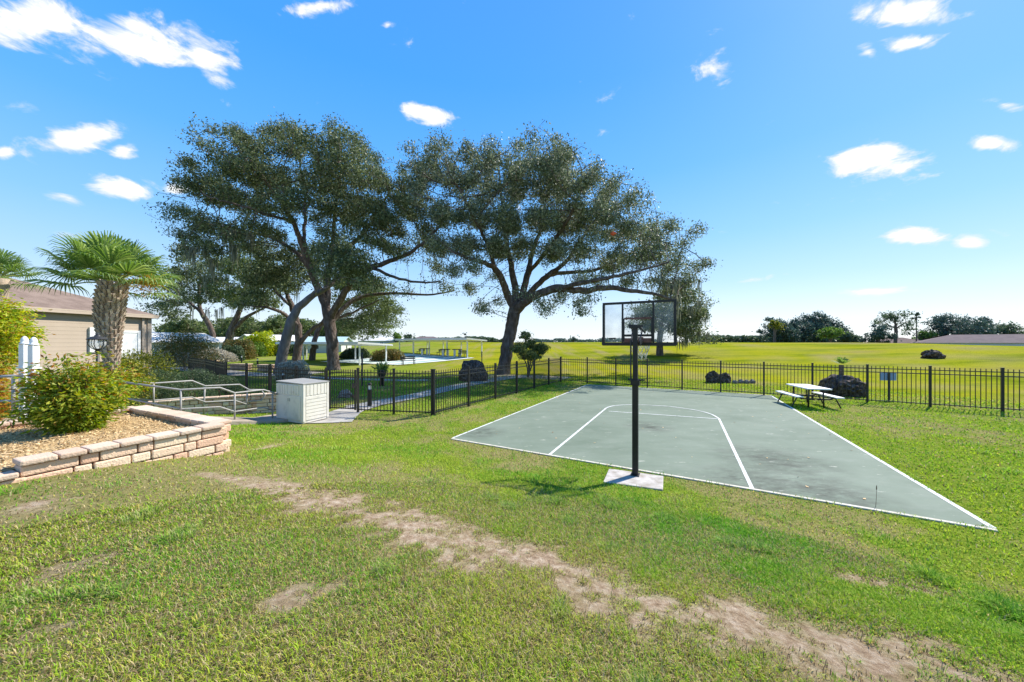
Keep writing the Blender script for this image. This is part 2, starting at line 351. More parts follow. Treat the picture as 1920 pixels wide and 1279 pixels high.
# ------------------------------------------------------------------ ground
ZC = .014                                                   # court surface
CA, CB, CC, CD = (G(848, 822, ZC), G(1866, 992, ZC), G(1448, 742, ZC), G(1100, 721.5, ZC))
COURT = np.array([CA[:2], CB[:2], CC[:2], CD[:2]])
def inpoly(x, y, poly):
    c = np.zeros(np.shape(x), bool); n = len(poly)
    for i in range(n):
        x0, y0 = poly[i][:2]; x1, y1 = poly[(i+1) % n][:2]
        t = ((y0 > y) != (y1 > y)) & (x < (x1-x0)*(y-y0)/(y1-y0+1e-12)+x0); c ^= t
    return c
def segdist(x, y, pts, hw):
    best = np.full(np.shape(x), 1e9)
    for i in range(len(pts)-1):
        ax, ay = pts[i][:2]; bx, by = pts[i+1][:2]; dx, dy = bx-ax, by-ay
        t = np.clip(((x-ax)*dx+(y-ay)*dy)/(dx*dx+dy*dy), 0, 1)
        w = hw[i]*(1-t)+hw[i+1]*t
        best = np.minimum(best, np.hypot(x-ax-t*dx, y-ay-t*dy)/w)
    return best
DP = [G(*p) for p in ((385,890),(500,908),(620,938),(720,975),(830,1000),(950,1030),(1080,1078),(1220,1120),(1370,1165),(1520,1208),(1700,1255),(1950,1310))]
DW = [.12,.24,.42,.50,.44,.42,.38,.39,.42,.46,.44,.44]
D2 = [G(*p) for p in ((455,848),(505,838),(562,826))]; D3 = [G(*p) for p in ((1590,1085),(1680,1105),(1760,1110))]
D4 = [G(*p) for p in ((100,1070),(210,1045))]; D5 = [G(*p) for p in ((10,965),(60,955))]; D6 = [G(*p) for p in ((520,1120),(600,1095))]
D7 = [G(*p) for p in ((40,1200),(110,1180))]
def dirt(x, y):
    n1 = fbm(x*1.3, y*1.3, 21, 4); n2 = fbm(x*4.5, y*4.5, 33, 4); n3 = fbm(x*11, y*11, 71, 2)
    wob = (n1-.5)*1.3+(n2-.5)*1.9+(n3-.5)*.9
    v = 1.05-segdist(x, y, DP, DW)+wob
    v = np.maximum(v, .70-segdist(x, y, D2, [.05,.11,.05])+wob*.6)
    for dd, w, a in ((D3,[.18,.22,.16],.62), (D4,[.16,.2],.50), (D5,[.25,.25],.45), (D6,[.2,.2],.40), (D7,[.2,.22],.42)):
        v = np.maximum(v, a-.8*segdist(x, y, dd, w)+wob)
    return np.clip(ss(-.25, .75, v), 0, 1)*(.58+.42*ss(.34, .56, fbm(x*7, y*7, 77, 3)))
def dry(x, y):
    """how straw-coloured and thin the lawn is (patchy, most on the left foreground)"""
    q = UX*x+UY*y
    n = fbm(x*.55, y*.55, 3, 4)*.6+fbm(x*2.3, y*2.3, 41, 3)*.4
    side = ss(3.5, -2.5, x)*ss(6.5, 4, y)*.30-.01 + ss(1.2, 0, np.abs(6.9-q)-.2)*.10*ss(7, 3, x)
    return np.clip(ss(.43, .72, n+side), 0, 1)
def build_ground():
    def axis(lo, hi, fine, far0, far1):
        a = list(np.arange(lo, hi+1e-6, fine)); s = fine; x = hi
        while x < far1: s *= 1.13; x += s; a.append(x)
        s = fine; x = lo; b = []
        while x > far0: s *= 1.13; x -= s; b.append(x)
        return np.array(b[::-1]+a)
    xs = axis(-9, 10, .085, -900, 900); ys = axis(.4, 9.5, .085, -60, 900)
    XX, YY = np.meshgrid(xs, ys); ZZ = T(XX, YY)
    nx, ny = len(xs), len(ys)
    V = np.stack([XX, YY, ZZ], -1).reshape(-1, 3)
    I = np.arange(nx*ny).reshape(ny, nx)
    F = np.stack([I[:-1,:-1], I[:-1,1:], I[1:,1:], I[1:,:-1]], -1).reshape(-1, 4)
    me = np_mesh('ground', V, F, True)
    x, y = V[:,0], V[:,1]
    for nm, val in (('dirt', dirt(x, y)*ss(14, 10, y)), ('dry', dry(x, y)), ('field', ss(19.4, 22, UX*x+UY*y+.0*x)*ss(-.35, -.1, x/np.maximum(y, 1)))):
        at = me.attributes.new(nm, 'FLOAT', 'POINT'); at.data.foreach_set('value', np.asarray(val, np.float32))
    m = bpy.data.materials.new('lawn'); m.use_nodes = True; nt = m.node_tree; L = nt.links.new
    b = nt.nodes['Principled BSDF']; b.inputs['Roughness'].default_value = 1; b.inputs['Specular IOR Level'].default_value = 0
    tc = N(nt, 'ShaderNodeTexCoord')
    def noise(s, d=5, r=.6, st=None):
        n = N(nt, 'ShaderNodeTexNoise'); n.inputs['Scale'].default_value = s; n.inputs['Detail'].default_value = d; n.inputs['Roughness'].default_value = r
        if st:
            mp = N(nt, 'ShaderNodeMapping'); mp.inputs['Rotation'].default_value = (0,0,R(27)); mp.inputs['Scale'].default_value = st; L(tc.outputs['Object'], mp.inputs[0]); L(mp.outputs[0], n.inputs['Vector'])
        else: L(tc.outputs['Object'], n.inputs['Vector'])
        return n.outputs[0]
    def ramp(f, *els):
        r = N(nt, 'ShaderNodeValToRGB'); e = r.color_ramp.elements; e[0].position = els[0][0]; e[0].color = (*els[0][1], 1); e[1].position = els[-1][0]; e[1].color = (*els[-1][1], 1)
        for p, c in els[1:-1]: q = e.new(p); q.color = (*c, 1)
        L(f, r.inputs[0]); return r.outputs[0]
    def mixc(f, a, c):
        x_ = N(nt, 'ShaderNodeMix', data_type='RGBA'); L(f, x_.inputs['Factor']); L(a, x_.inputs['A']); L(c, x_.inputs['B']); return x_.outputs['Result']
    def attr(nm):
        a = N(nt, 'ShaderNodeAttribute'); a.attribute_name = nm; return a.outputs['Fac']
    lawn = ramp(noise(7, 8, .75), (.25, (.05,.085,.010)), (.45, (.14,.20,.020)), (.6, (.22,.27,.030)), (.8, (.30,.32,.07)))
    big = ramp(noise(.35, 4), (.35, (.11,.17,.02)), (.65, (.22,.25,.04)))
    h = N(nt, 'ShaderNodeMix', data_type='RGBA'); h.inputs['Factor'].default_value = .4; L(lawn, h.inputs['A']); L(big, h.inputs['B'])
    field = ramp(noise(.075, 8, .66, (1,3.4,1)), (.34, (.065,.11,.004)), (.46, (.20,.225,.012)), (.56, (.30,.285,.014)), (.68, (.23,.19,.025)))
    f2 = ramp(noise(2.5, 6, .7), (.3, (.11,.14,.012)), (.7, (.29,.285,.018)))
    h2 = N(nt, 'ShaderNodeMix', data_type='RGBA'); h2.inputs['Factor'].default_value = .35; L(field, h2.inputs['A']); L(f2, h2.inputs['B'])
    straw = ramp(noise(30, 5, .7), (.3, (.14,.11,.05)), (.55, (.30,.24,.11)), (.75, (.45,.37,.21)))
    soil = ramp(noise(14, 8, .72), (.28, (.15,.095,.055)), (.47, (.36,.255,.165)), (.66, (.56,.45,.33)))
    c = mixc(attr('field'), h.outputs['Result'], h2.outputs['Result'])
    dm = N(nt, 'ShaderNodeMath', operation='MULTIPLY'); L(attr('dry'), dm.inputs[0]); dm.inputs[1].default_value = .75
    c = mixc(dm.outputs[0], c, straw)
    c = mixc(attr('dirt'), c, soil)
    L(c, b.inputs['Base Color'])
    bp = N(nt, 'ShaderNodeBump'); bp.inputs['Strength'].default_value = .9; bp.inputs['Distance'].default_value = .04; L(noise(24, 8, .8), bp.inputs['Height']); L(bp.outputs[0], b.inputs['Normal'])
    struct('ground', me, m)
build_ground()
# ------------------------------------------------------------------ court
def strip_pts(pts, w, z):
    """flat band along a polyline"""
    pts = [np.array(p[:2]) for p in pts]; n = len(pts); mb = MB(); Lf = []; Rt = []
    for i in range(n):
        d = pts[min(i+1, n-1)]-pts[max(i-1, 0)]; d = d/np.linalg.norm(d); nn = np.array((-d[1], d[0]))
        Lf.append(pts[i]+nn*w/2); Rt.append(pts[i]-nn*w/2)
    for i in range(n-1): mb.poly([(*Rt[i], z), (*Rt[i+1], z), (*Lf[i+1], z), (*Lf[i], z)])
    return mb
def catmull(pts, k=8):
    pts = [np.array(p, float) for p in pts]; out = []
    for i in range(len(pts)-1):
        p0 = pts[max(i-1, 0)]; p1 = pts[i]; p2 = pts[i+1]; p3 = pts[min(i+2, len(pts)-1)]
        for j in range(k):
            t = j/k; out.append(.5*((2*p1)+(-p0+p2)*t+(2*p0-5*p1+4*p2-p3)*t*t+(-p0+3*p1-3*p2+p3)*t**3))
    out.append(pts[-1]); return out
def court_mat():
    m = bpy.data.materials.new('court_acrylic'); m.use_nodes = True; nt = m.node_tree; L = nt.links.new
    b = nt.nodes['Principled BSDF']; b.inputs['Roughness'].default_value = .8; b.inputs['Specular IOR Level'].default_value = .15
    tc = N(nt, 'ShaderNodeTexCoord')
    def noise(s, d, st=(1,1,1), r=.6):
        mp = N(nt, 'ShaderNodeMapping'); mp.inputs['Rotation'].default_value = (0,0,R(-4)); mp.inputs['Scale'].default_value = st; L(tc.outputs['Object'], mp.inputs[0])
        n = N(nt, 'ShaderNodeTexNoise'); n.inputs['Scale'].default_value = s; n.inputs['Detail'].default_value = d; n.inputs['Roughness'].default_value = r; L(mp.outputs[0], n.inputs['Vector']); return n.outputs[0]
    r = N(nt, 'ShaderNodeValToRGB'); e = r.color_ramp.elements; e[0].position = .3; e[0].color = (.130,.165,.118,1); e[1].position = .7; e[1].color = (.190,.226,.170,1); L(noise(.5, 7, (1,1.6,1), .62), r.inputs[0])
    # dirt washes, a dark grimy stain and pale scuffs in the paint
    def over(base, fac, col):
        x = N(nt, 'ShaderNodeMix', data_type='RGBA'); L(fac, x.inputs['Factor']); L(base, x.inputs['A']); x.inputs['B'].default_value = (*col, 1); return x.outputs['Result']
    def rng(f, a, b_, to=1):
        x = N(nt, 'ShaderNodeMapRange'); L(f, x.inputs[0]); x.inputs['From Min'].default_value = a; x.inputs['From Max'].default_value = b_; x.inputs['To Max'].default_value = to; return x.outputs[0]
    c = over(r.outputs[0], rng(noise(1.3, 8, (1,2.2,1), .7), 0.50, .72, .55), (.225,.25,.20))
    def blob(px, py, rad):
        g = G(px, py, ZC); d = N(nt, 'ShaderNodeVectorMath', operation='DISTANCE'); L(tc.outputs['Object'], d.inputs[0]); d.inputs[1].default_value = g
        x = N(nt, 'ShaderNodeMapRange'); L(d.outputs['Value'], x.inputs[0]); x.inputs['From Min'].default_value = 0; x.inputs['From Max'].default_value = rad; x.inputs['To Min'].default_value = 1; x.inputs['To Max'].default_value = 0
        mu = N(nt, 'ShaderNodeMath', operation='MULTIPLY'); L(x.outputs[0], mu.inputs[0]); L(rng(noise(2.2, 8, (1,1.8,1), .7), .36, .62), mu.inputs[1]); return mu.outputs[0]
    for (px, py, rad, s_) in ((1450,862,1.3,1), (1410,905,1.0,1), (900,810,.8,1), (1215,800,.8,1), (1560,925,1.0,1)): c = over(c, blob(px, py, rad), (.06,.062,.05))
    c = over(c, rng(noise(2.6, 9, (1,3.0,1), .66), 0.625, .69, .7), (.46,.45,.37))
    c = over(c, rng(noise(26, 3), .74, .77, .7), (.5,.48,.40))
    c = over(c, rng(noise(19, 3, (1.1,.9,1)), .745, .77, .8), (.06,.06,.05))
    L(c, b.inputs['Base Color'])
    bp = N(nt, 'ShaderNodeBump'); bp.inputs['Strength'].default_value = .15; bp.inputs['Distance'].default_value = .01; L(noise(90, 4), bp.inputs['Height']); L(bp.outputs[0], b.inputs['Normal'])
    return m
def build_court():
    mb = MB(); mb.slab([CA, CB, CC, CD], -.25, ZC); ct = struct('basketball_court', mb, court_mat())
    z = ZC+.004
    g = lambda *p: G(*p, ZC)
    def line(pts, w, m='line', zz=z): obj('court_line', strip_pts(pts, w, zz), M[m], ct)
    line([g(849,821.3), g(1100,722)], .06); line([g(1862,990), g(1447.5,743)], .07)
    line([g(1030,853), g(1137,765)], .06); line([g(1411,917.5), g(1348,785)], .06)
    line([g(1141,771), g(1346,785.5)], .055, 'line')
    line(catmull([g(1137,765), g(1150,761.3), g(1175,759.3), g(1215,759.8), g(1260,763), g(1305,769.5), g(1332,776.5), g(1348,785)]), .06, 'line', z+.004)
    # pale concrete rim along the near and far ends of the slab
    for a, b_, w in ((CA, CB, .06), (CD, CC, .10)):
        d = (b_-a)[:2]; d = d/np.linalg.norm(d); n = np.array((-d[1], d[0]))*w
        if a is CA: n = -n
        e = MB(); q = [a[:2], b_[:2], b_[:2]+n, a[:2]+n]; e.slab(q if a is not CA else q[::-1], -.1, ZC+.006); obj('slab_rim', e, M['edge'], ct)
    s = MB(); s.slab([g(1142,880), g(1244,894), g(1243,923), g(1131,908)][::-1], -.1, [.058,.058,.03,.03]); struct('concrete_footing', s, M['concpad'], .01)
build_court()
PAD = [G(1142,880,ZC), G(1244,894,ZC), G(1243,923,ZC), G(1131,908,ZC)]
# ------------------------------------------------------------------ basketball hoop
def build_hoop():
    bx, by = 2.215, 6.13
    u = Vector((UX, UY, 0)); v = Vector((UY, -UX, 0)); up = Vector((0,0,1)); base = Vector((bx, by, .05))
    t = thing('basketball_hoop', 'tall black adjustable basketball hoop with clear backboard and ragged white net on the green court', 'basketball hoop', base)
    rz = -R(27)
    mb = MB(); mb.box((bx, by, .84), (.10, .10, 1.62), rz); mb.box((bx, by, .055), (.15,.15,.012), rz); obj('pole', mb, M['pole'], t, .006)
    mb = MB(); mb.box((bx, by, 2.17), (.082,.082,1.08), rz); po = obj('upper_pole', mb, M['pole'], t, .006)
    mb = MB(); mb.box((bx, by, 1.70), (.15,.15,.10), rz); mb.box((bx, by, 1.745), (.20,.06,.03), rz); mb.tube([base+v*-.13+up*1.70, base+v*.16+up*1.70], .014); obj('collar', mb, M['pole'], t, .004)
    mb = MB(); mb.tube([base+v*-.075-u*.02+up*1.68, base+v*-.075-u*.02+up*2.42], .014); obj('adjusting_rod', mb, M['dark'], t)
    c = Vector((2.47, 6.70, 2.795)); W, H = 1.32, .82
    # bracket arms from the pole to the board
    mb = MB()
    top = Vector((bx, by, 2.70))
    for s in (-1, 1):
        o = v*.07*s
        mb.bar(top+o+up*.0, c+o*1.3-u*.04-up*.12, .025, .05); mb.bar(top+o-up*.3, c+o*1.3-u*.04-up*.36, .025, .05)
        mb.bar(top+o-up*.28, c+o*1.3-u*.04-up*.12, .02, .04)
    mb.box((bx, by, 2.70), (.20,.13,.05), rz); mb.bar(top-v*.12+up*.03, top+v*.13+up*.01, .03); mb.bar(top+v*.05+up*.02, top+v*.17-up*.12, .025)
    obj('bracket', mb, M['pole'], t)
    def bp(a, b, d=0): return c+v*a+up*b+u*d
    mb = MB(); mb.bar(bp(-W/2,0), bp(W/2,0), .012, H, up) ; pane = obj('backboard', mb, M['acrylic'], t)
    fr = MB()
    for b, h in ((H/2, .045), (-H/2, .065)): fr.bar(bp(-W/2-.02, b), bp(W/2+.02, b), .045, h, up)
    for a in (-1, 1): fr.bar(bp(a*W/2, -H/2+.031), bp(a*W/2, H/2-.023), .046, .046, v)
    for a in (-.285, .285): fr.bar(bp(a, -H/2+.031, -.02), bp(a, H/2-.018, -.02), .028, .034, v)
    for a in (-1, 1): fr.bar(bp(a*(W/2+.01), -H/2-.02), bp(a*(W/2+.01), -H/2+.14), .055, .05, v)
    obj('board_frame', fr, M['pole'], pane)
    tg = MB()
    for a in (-.275, .275): tg.bar(bp(a, -H/2+.05, -.028), bp(a, .10, -.028), .03, .055, v)
    tg.bar(bp(-.25, -.24, -.028), bp(.25, -.24, -.028), .02, .045)
    obj('target_frame', tg, M['pole'], pane)
    tg = MB(); tg.bar(bp(-.25, .095, -.03), bp(.25, .095, -.03), .02, .035); obj('red_bar', tg, M['rust'], pane); tg = MB(); tg.bar(bp(-.26, -.335, -.03), bp(.26, -.335, -.03), .02, .085); obj('red_bar', tg, M['rust'], pane)
    lb = MB(); lb.bar(bp(-.56, -.30, -.009), bp(-.42, -.295, -.009), .004, .03); obj('sticker', lb, M['dark'], pane)
    rc = c+u*(.15+.225)-up*.30
    mb = MB(); n = 28
    ring = [rc+u*(.225*math.cos(6.2832*k/n))+v*(.225*math.sin(6.2832*k/n)) for k in range(n+1)]
    mb.tube(ring, .009, 6, False); mb.bar(c-up*.30+v*.09, rc-u*.22+v*.03, .02, .03); mb.bar(c-up*.30-v*.09, rc-u*.22-v*.03, .02, .03); mb.bar(c-up*.33+u*.01-v*.1, c-up*.33+u*.01+v*.1, .02, .12)
    rim = obj('rim', mb, M['rust'], t)
    mb = MB(); n = 12; lv = 6
    def npnt(k, l):
        r = .222-.105*(l/lv)**.8+(.012*math.sin(k*2.3+l)); th = 6.2832*(k+.5*(l % 2))/n
        return rc+u*(r*math.cos(th))+v*(r*math.sin(th))-up*(.43*l/lv*(1+.04*math.sin(k*1.7)))
    for l in range(lv):
        for k in range(n):
            if l == lv-1 and k in (3, 4): continue
            mb.tube([npnt(k, l), npnt(k, l+1)], .0065, 4, False); mb.tube([npnt(k+(1 if l % 2 == 0 else 1), l) if l % 2 else npnt(k+1, l), npnt(k+(1 if l % 2 else 0), l+1)], .0065, 4, False)
    obj('net', mb, M['net'], t)
build_hoop()
# ------------------------------------------------------------------ fences
def fence(label, pts, group='black metal picket fence runs', h=1.50, sp=.118, name='picket_fence', corner=.065, gate=None):
    pts = [np.array((p[0], p[1], Tz(p[0], p[1]))) for p in pts]
    t = thing(name, label, 'fence', pts[len(pts)//2], group)
    for i, p in enumerate(pts):
        mb = MB(); d = (pts[min(i+1, len(pts)-1)]-pts[max(i-1, 0)]); a = math.atan2(d[1], d[0])
        mb.box((p[0], p[1], p[2]+h/2-.03), (corner, corner, h+.10), a); mb.box((p[0], p[1], p[2]+h+.03), (corner+.012, corner+.012, .02), a)
        obj('post', mb, M['black'], t)
    for i in range(len(pts)-1):
        p, q = pts[i], pts[i+1]; mb = MB(); L_ = np.linalg.norm(q-p); n = max(2, int(round(L_/sp))); z = np.array((0,0,1))
        for hh in (h-.12, h-.265, .11): mb.bar(p+z*hh, q+z*hh, .028, .034)
        for k in range(1, n):
            b = p+(q-p)*k/n; mb.bar(b+z*.06, b+z*(h-.015), .017, .017)
        obj('panel', mb, M['black'], t)
    return t
BF0 = np.array((3.02, 21.0)); BF1 = np.array((17.1, 11.9))
bf = [BF0+(BF1-BF0)*k/10 for k in range(12)]
fence('long black picket fence behind the basketball court, passing behind the picnic table', bf)
SF0 = np.array((-2.57, 11.25)); sf = [SF0+(BF0-SF0)*k/6 for k in range(7)]
fence('black picket fence run along the left sideline of the court up to the far corner', sf[:-1]+[BF0-(BF0-SF0)/np.linalg.norm(BF0-SF0)*.07])
fence('short black picket fence run between gate and near corner, in front of the bollard light', [np.array((-5.30,11.75)), np.array((-3.98,11.5)), SF0+np.array((-.07,.01))])
LF = [np.array((X(px, y_), y_)) for px, y_ in ((612, 12.0), (556, 12.8), (506, 13.65), (462, 14.5), (424, 15.4))]
fence('black picket fence run behind the beige storage box, passing above the paver wall', LF)
fence('small black picket fence run at far left, above the dark clipped hedges', [np.array((X(422, 15.6), 15.6)), np.array((X(404, 17.2), 17.2)), np.array((X(386, 19), 19)), np.array((X(354, 21), 21))])
def build_gate():
    a = np.array((-5.38, 11.8, Tz(-5.38, 11.8))); b = np.array((LF[0][0]+.08, LF[0][1], Tz(*LF[0]))); z = np.array((0,0,1))
    t = thing('picket_gate', 'black metal picket gate with a lock box beside the storage box', 'gate', a)
    mb = MB()
    for p in (a+(b-a)*.04, b-(b-a)*.04): mb.bar(p+z*.08, p+z*1.47, .05, .05)
    for hh in (1.36, 1.2, .13): mb.bar(a+(b-a)*.04+z*hh, b-(b-a)*.04+z*hh, .03, .035)
    obj('gate_frame', mb, M['black'], t)
    mb = MB(); n = 11
    for k in range(1, n): p = a+(b-a)*(.05+.9*k/n); mb.bar(p+z*.1, p+z*1.48, .017, .017)
    obj('pickets', mb, M['black'], t)
    mb = MB(); mb.box(a+(b-a)*.08+z*.92, (.13,.10,.16)); obj('latch', mb, M['black'], t, .008); mb = MB(); mb.box(a+(b-a)*.06+z*.55, (.09,.09,.12)); obj('lock', mb, M['black'], t, .008)
build_gate()
# ------------------------------------------------------------------ paving sheets
def path(name, pts, w, m, lift=.012, k=8):
    c = catmull([(*p[:2], 0) for p in pts], k); n = len(c); mb = MB(); rows = []
    for i in range(n):
        d = c[min(i+1, n-1)][:2]-c[max(i-1, 0)][:2]; d = d/np.linalg.norm(d); nn = np.array((-d[1], d[0]))
        ww = w[0]+(w[1]-w[0])*i/(n-1) if hasattr(w, '__len__') else w
        rows.append([(*(c[i][:2]+nn*s*ww/2), Tz(*(c[i][:2]+nn*s*ww/2))+lift) for s in (-1, -.33, .33, 1)])
    for i in range(n-1):
        for j in range(3): mb.poly([rows[i][j], rows[i+1][j], rows[i+1][j+1], rows[i][j+1]][::-1])
    return struct(name, mb, m)
path('gate_slab', [(-5.45,10.2), (-5.62,11.0), (-5.75,12.0), (-5.5,13.1)], (1.25,1.0), M['conc'], .02)
path('path', [(-5.9,12.6), (-4.4,15.2), (-2.6,19.4), (-.4,23.0), (1.2,24.2)], (1.0,1.3), M['conc'], .025)
path('dirt_ring', [(-3.0,24.6), (-.2,24.2), (2.2,23.6), (3.6,22.6)], (2.4,2.0), M['dirt'], .012)
path('cross_path', [(X(560,24),24), (X(660,22.5),22.5), (X(770,21.6),21.6), (X(800,22),22)], .9, M['conc'], .018)
path('driveway', [(X(330,34),34), (X(430,27),27), (X(520,25.5),25.5), (X(600,28),28)], (2.6,2.0), M['conc'], .012)
# ------------------------------------------------------------------ paver walls
def paver_wall(label, pts, top, zb, name='paver_wall', thick=.22, course=.128, caph=.066, seed=1):
    """pts: plan polyline; top: cap-top height(s) per point; zb: base height(s) per point"""
    rnd = random.Random(seed); pts = [np.array(p, float) for p in pts]
    t = thing(name, label, 'wall', (pts[0][0], pts[0][1], zb[0]), 'paver block garden walls')
    bl = MB(); cp = MB()
    for i in range(len(pts)-1):
        a, b = pts[i], pts[i+1]; L_ = np.linalg.norm(b-a); d = (b-a)/L_; rz = math.atan2(d[1], d[0]); tp = min(top[i], top[i+1])
        zlow = min(zb[i], zb[i+1])-.12; z = tp-caph; row = 0
        while z > zlow:
            x = -.0 if row % 2 else -.05; k = rnd.randint(0, 1)
            while x < L_:
                ln = (rnd.uniform(.30, .38) if k % 2 == 0 else rnd.uniform(.15, .20)); k += 1
                x1 = min(x+ln, L_+.02)
                if L_-x1 < .1: x1 = L_+.02
                m_ = (x+x1)/2; c = a+d*m_; off = rnd.uniform(-.008, .008); nn = np.array((-d[1], d[0]))*off
                bl.box((c[0]+nn[0], c[1]+nn[1], z-course/2), (x1-x-.014, thick, course-.014), rz+rnd.uniform(-.012, .012)); x = x1
            z -= course; row += 1
        x = 0
        while x < L_:
            ln = rnd.uniform(.22, .33); x1 = min(x+ln, L_+.03)
            if L_-x1 < .12: x1 = L_+.03
            c = a+d*(x+x1)/2; cp.box((c[0], c[1], tp-caph/2+rnd.uniform(-.004, .004)), (x1-x-.012, thick+.07, caph-.006), rz+rnd.uniform(-.015, .015)); x = x1
    obj('blocks', bl, M['block'], t, .017); obj('cap_stones', cp, M['cap'], t, .018)
    return t
FW = [(-4.80,5.62), (-5.57,3.86)]
paver_wall('straight tan paver wall with a pale cap, front of the raised planter', FW, [1.1]*2, [Tz(*p) for p in FW], seed=3)
FW2 = [(-5.575,3.84), (-6.0,2.87)]
paver_wall('low stepped-down end of the tan paver planter wall at the left edge', FW2, [.98]*2, [Tz(*p) for p in FW2], seed=5)
paver_wall('tan paver wall across the right end of the planter, its caps running back to the handrails', [(-4.86,5.72), (-7.75,7.07)], [1.1]*2, [.45]*2, seed=8)
paver_wall('back paver wall of the planter under the nandina bush', [(-7.78,7.06), (-8.2,6.3), (-8.6,5.4)], [1.1]*3, [.75]*3, seed=9)
paver_wall('tan paver retaining wall beyond the ramp handrails, below the clipped hedges', [(-10.9,10.2), (-9.8,11.0), (-8.75,11.7), (-7.9,12.15)], [.66]*4, [.02]*4, seed=12)
def build_mulch():
    poly = [(-4.9,5.62), (-5.66,3.9), (-6.1,2.9), (-8.5,2.9), (-8.5,4.6), (-8.5,5.4), (-8.1,6.3), (-7.72,6.98), (-5.95,6.25)]
    xs = np.linspace(-8.6, -4.6, 70); ys = np.linspace(2.9, 7.2, 70); XX, YY = np.meshgrid(xs, ys)
    ins = inpoly(XX, YY, poly); ZZ = .985+.05*(fbm(XX*2, YY*2, 4)-.5)
    I = np.arange(XX.size).reshape(XX.shape); k = ins[:-1,:-1] | ins[1:,1:] | ins[:-1,1:] | ins[1:,:-1]
    F = np.stack([I[:-1,:-1], I[:-1,1:], I[1:,1:], I[1:,:-1]], -1)[k]
    V = np.stack([XX, YY, ZZ], -1).reshape(-1, 3)
    struct('mulch_bed', np_mesh('mulch_bed', V, F, True), M['mulch'])
    n = 15000; x = RNG.uniform(-8.6, -4.6, n); y = RNG.uniform(2.9, 7.2, n); k = inpoly(x, y, poly); x, y = x[k], y[k]
    z = .992+.05*(fbm(x*2, y*2, 4)-.5)+RNG.uniform(0, .02, len(x))
    V, F = leaf_quads(np.stack([x, y, z], -1), RNG.uniform(.02, .05, len(x)), .55, flat=.35)
    o = struct('mulch_chips', np_mesh('mulch_chips', V, F), M['chip'], kind='stuff'); tag(o, 'golden bark chips covering the raised planter bed', 'mulch')
# ------------------------------------------------------------------ foliage generator
def unit(n):
    v = RNG.normal(size=(n, 3)); return v/np.linalg.norm(v, axis=1, keepdims=True)
def leaf_quads(C, size, aspect=.5, flat=None, dirs=None, droop=0):
    n = len(C); a = unit(n) if dirs is None else dirs+.5*unit(n)
    if droop: a[:,2] -= droop
    if flat is not None: a[:,2] *= flat
    a /= np.linalg.norm(a, axis=1, keepdims=True)
    r = unit(n)
    if flat is not None: r = np.array((0,0,1.))+flat*r
    b = np.cross(a, r); b /= np.linalg.norm(b, axis=1, keepdims=True)+1e-9
    s = np.asarray(size).reshape(-1, 1)*np.ones((n, 1)); nrm = np.cross(a, b)
    V = np.stack([C-a*s*.5, C-b*s*aspect*.5+a*s*.05+nrm*s*.06, C+a*s*.5, C+b*s*aspect*.5+a*s*.05+nrm*s*.06], 1).reshape(-1, 3)
    return V, np.arange(4*n).reshape(n, 4)
build_mulch()
def grow(skel, attr, step=.7, di=6, dk=.9, iters=90, up=.05, wig=.12):
    pos = []; par = []; rad = []
    for pl in skel:
        pl = [(np.array(p, float), r) for p, r in pl]
        if not pos: pos.append(pl[0][0]); par.append(-1); rad.append(pl[0][1]); last = 0; start = pl[0]
        else:
            Pm = np.array(pos); last = int(np.argmin(np.linalg.norm(Pm-pl[0][0], axis=1))); start = (Pm[last], min(rad[last], pl[0][1]))
        prev = start
        cp = catmull([np.append(prev[0], prev[1])]+[np.append(p, r) for p, r in pl[1:]], 5)
        acc = cp[0][:3]
        for c in cp[1:]:
            if np.linalg.norm(c[:3]-acc) < step*.45: continue
            j = RNG.normal(size=3)*.05*min(step, 1)*(1 if len(pos) > 3 else 0)
            pos.append(c[:3]+j); par.append(last); rad.append(max(c[3], .03)); last = len(pos)-1; acc = c[:3]
    nsk = len(pos); pos = [np.array(p) for p in pos]
    A = np.array(attr); PM = np.array(pos)
    D = np.linalg.norm(A[:,None]-PM[None], axis=2); near = D.argmin(1); dist = D.min(1); alive = dist > dk
    for it in range(iters):
        act = alive & (dist < di*(1 if it < 8 else 2))
        if not act.any(): break
        ids = near[act]; Pn = np.array(pos); dv = A[act]-Pn[ids]; dv /= np.linalg.norm(dv, axis=1, keepdims=True)
        acc = np.zeros((len(pos), 3)); np.add.at(acc, ids, dv); nodes = np.unique(ids)
        d = acc[nodes]; d /= np.linalg.norm(d, axis=1, keepdims=True)+1e-9
        d += wig*RNG.normal(size=d.shape); d[:,2] += up; d /= np.linalg.norm(d, axis=1, keepdims=True)
        new = Pn[nodes]+d*step
        ok = np.linalg.norm(new[:,None]-Pn[None], axis=2).min(1) > .42*step        # a twig may not grow on top of another
        if not ok.all():
            bad = np.isin(near, nodes[~ok]) & alive & (dist < di*2); alive &= ~bad; nodes, new = nodes[ok], new[ok]
            if not len(nodes): continue
        o = len(pos); pos += list(new); par += list(nodes)
        ai = np.where(alive)[0]; DD = np.linalg.norm(A[ai][:,None]-new[None], axis=2); m_ = DD.min(1); w = DD.argmin(1)
        bet = m_ < dist[ai]; dist[ai[bet]] = m_[bet]; near[ai[bet]] = o+w[bet]
        nb = alive.sum(); alive &= dist > dk
        if len(pos) > 9000: break
    return np.array(pos), np.array(par, int), np.array(rad), nsk
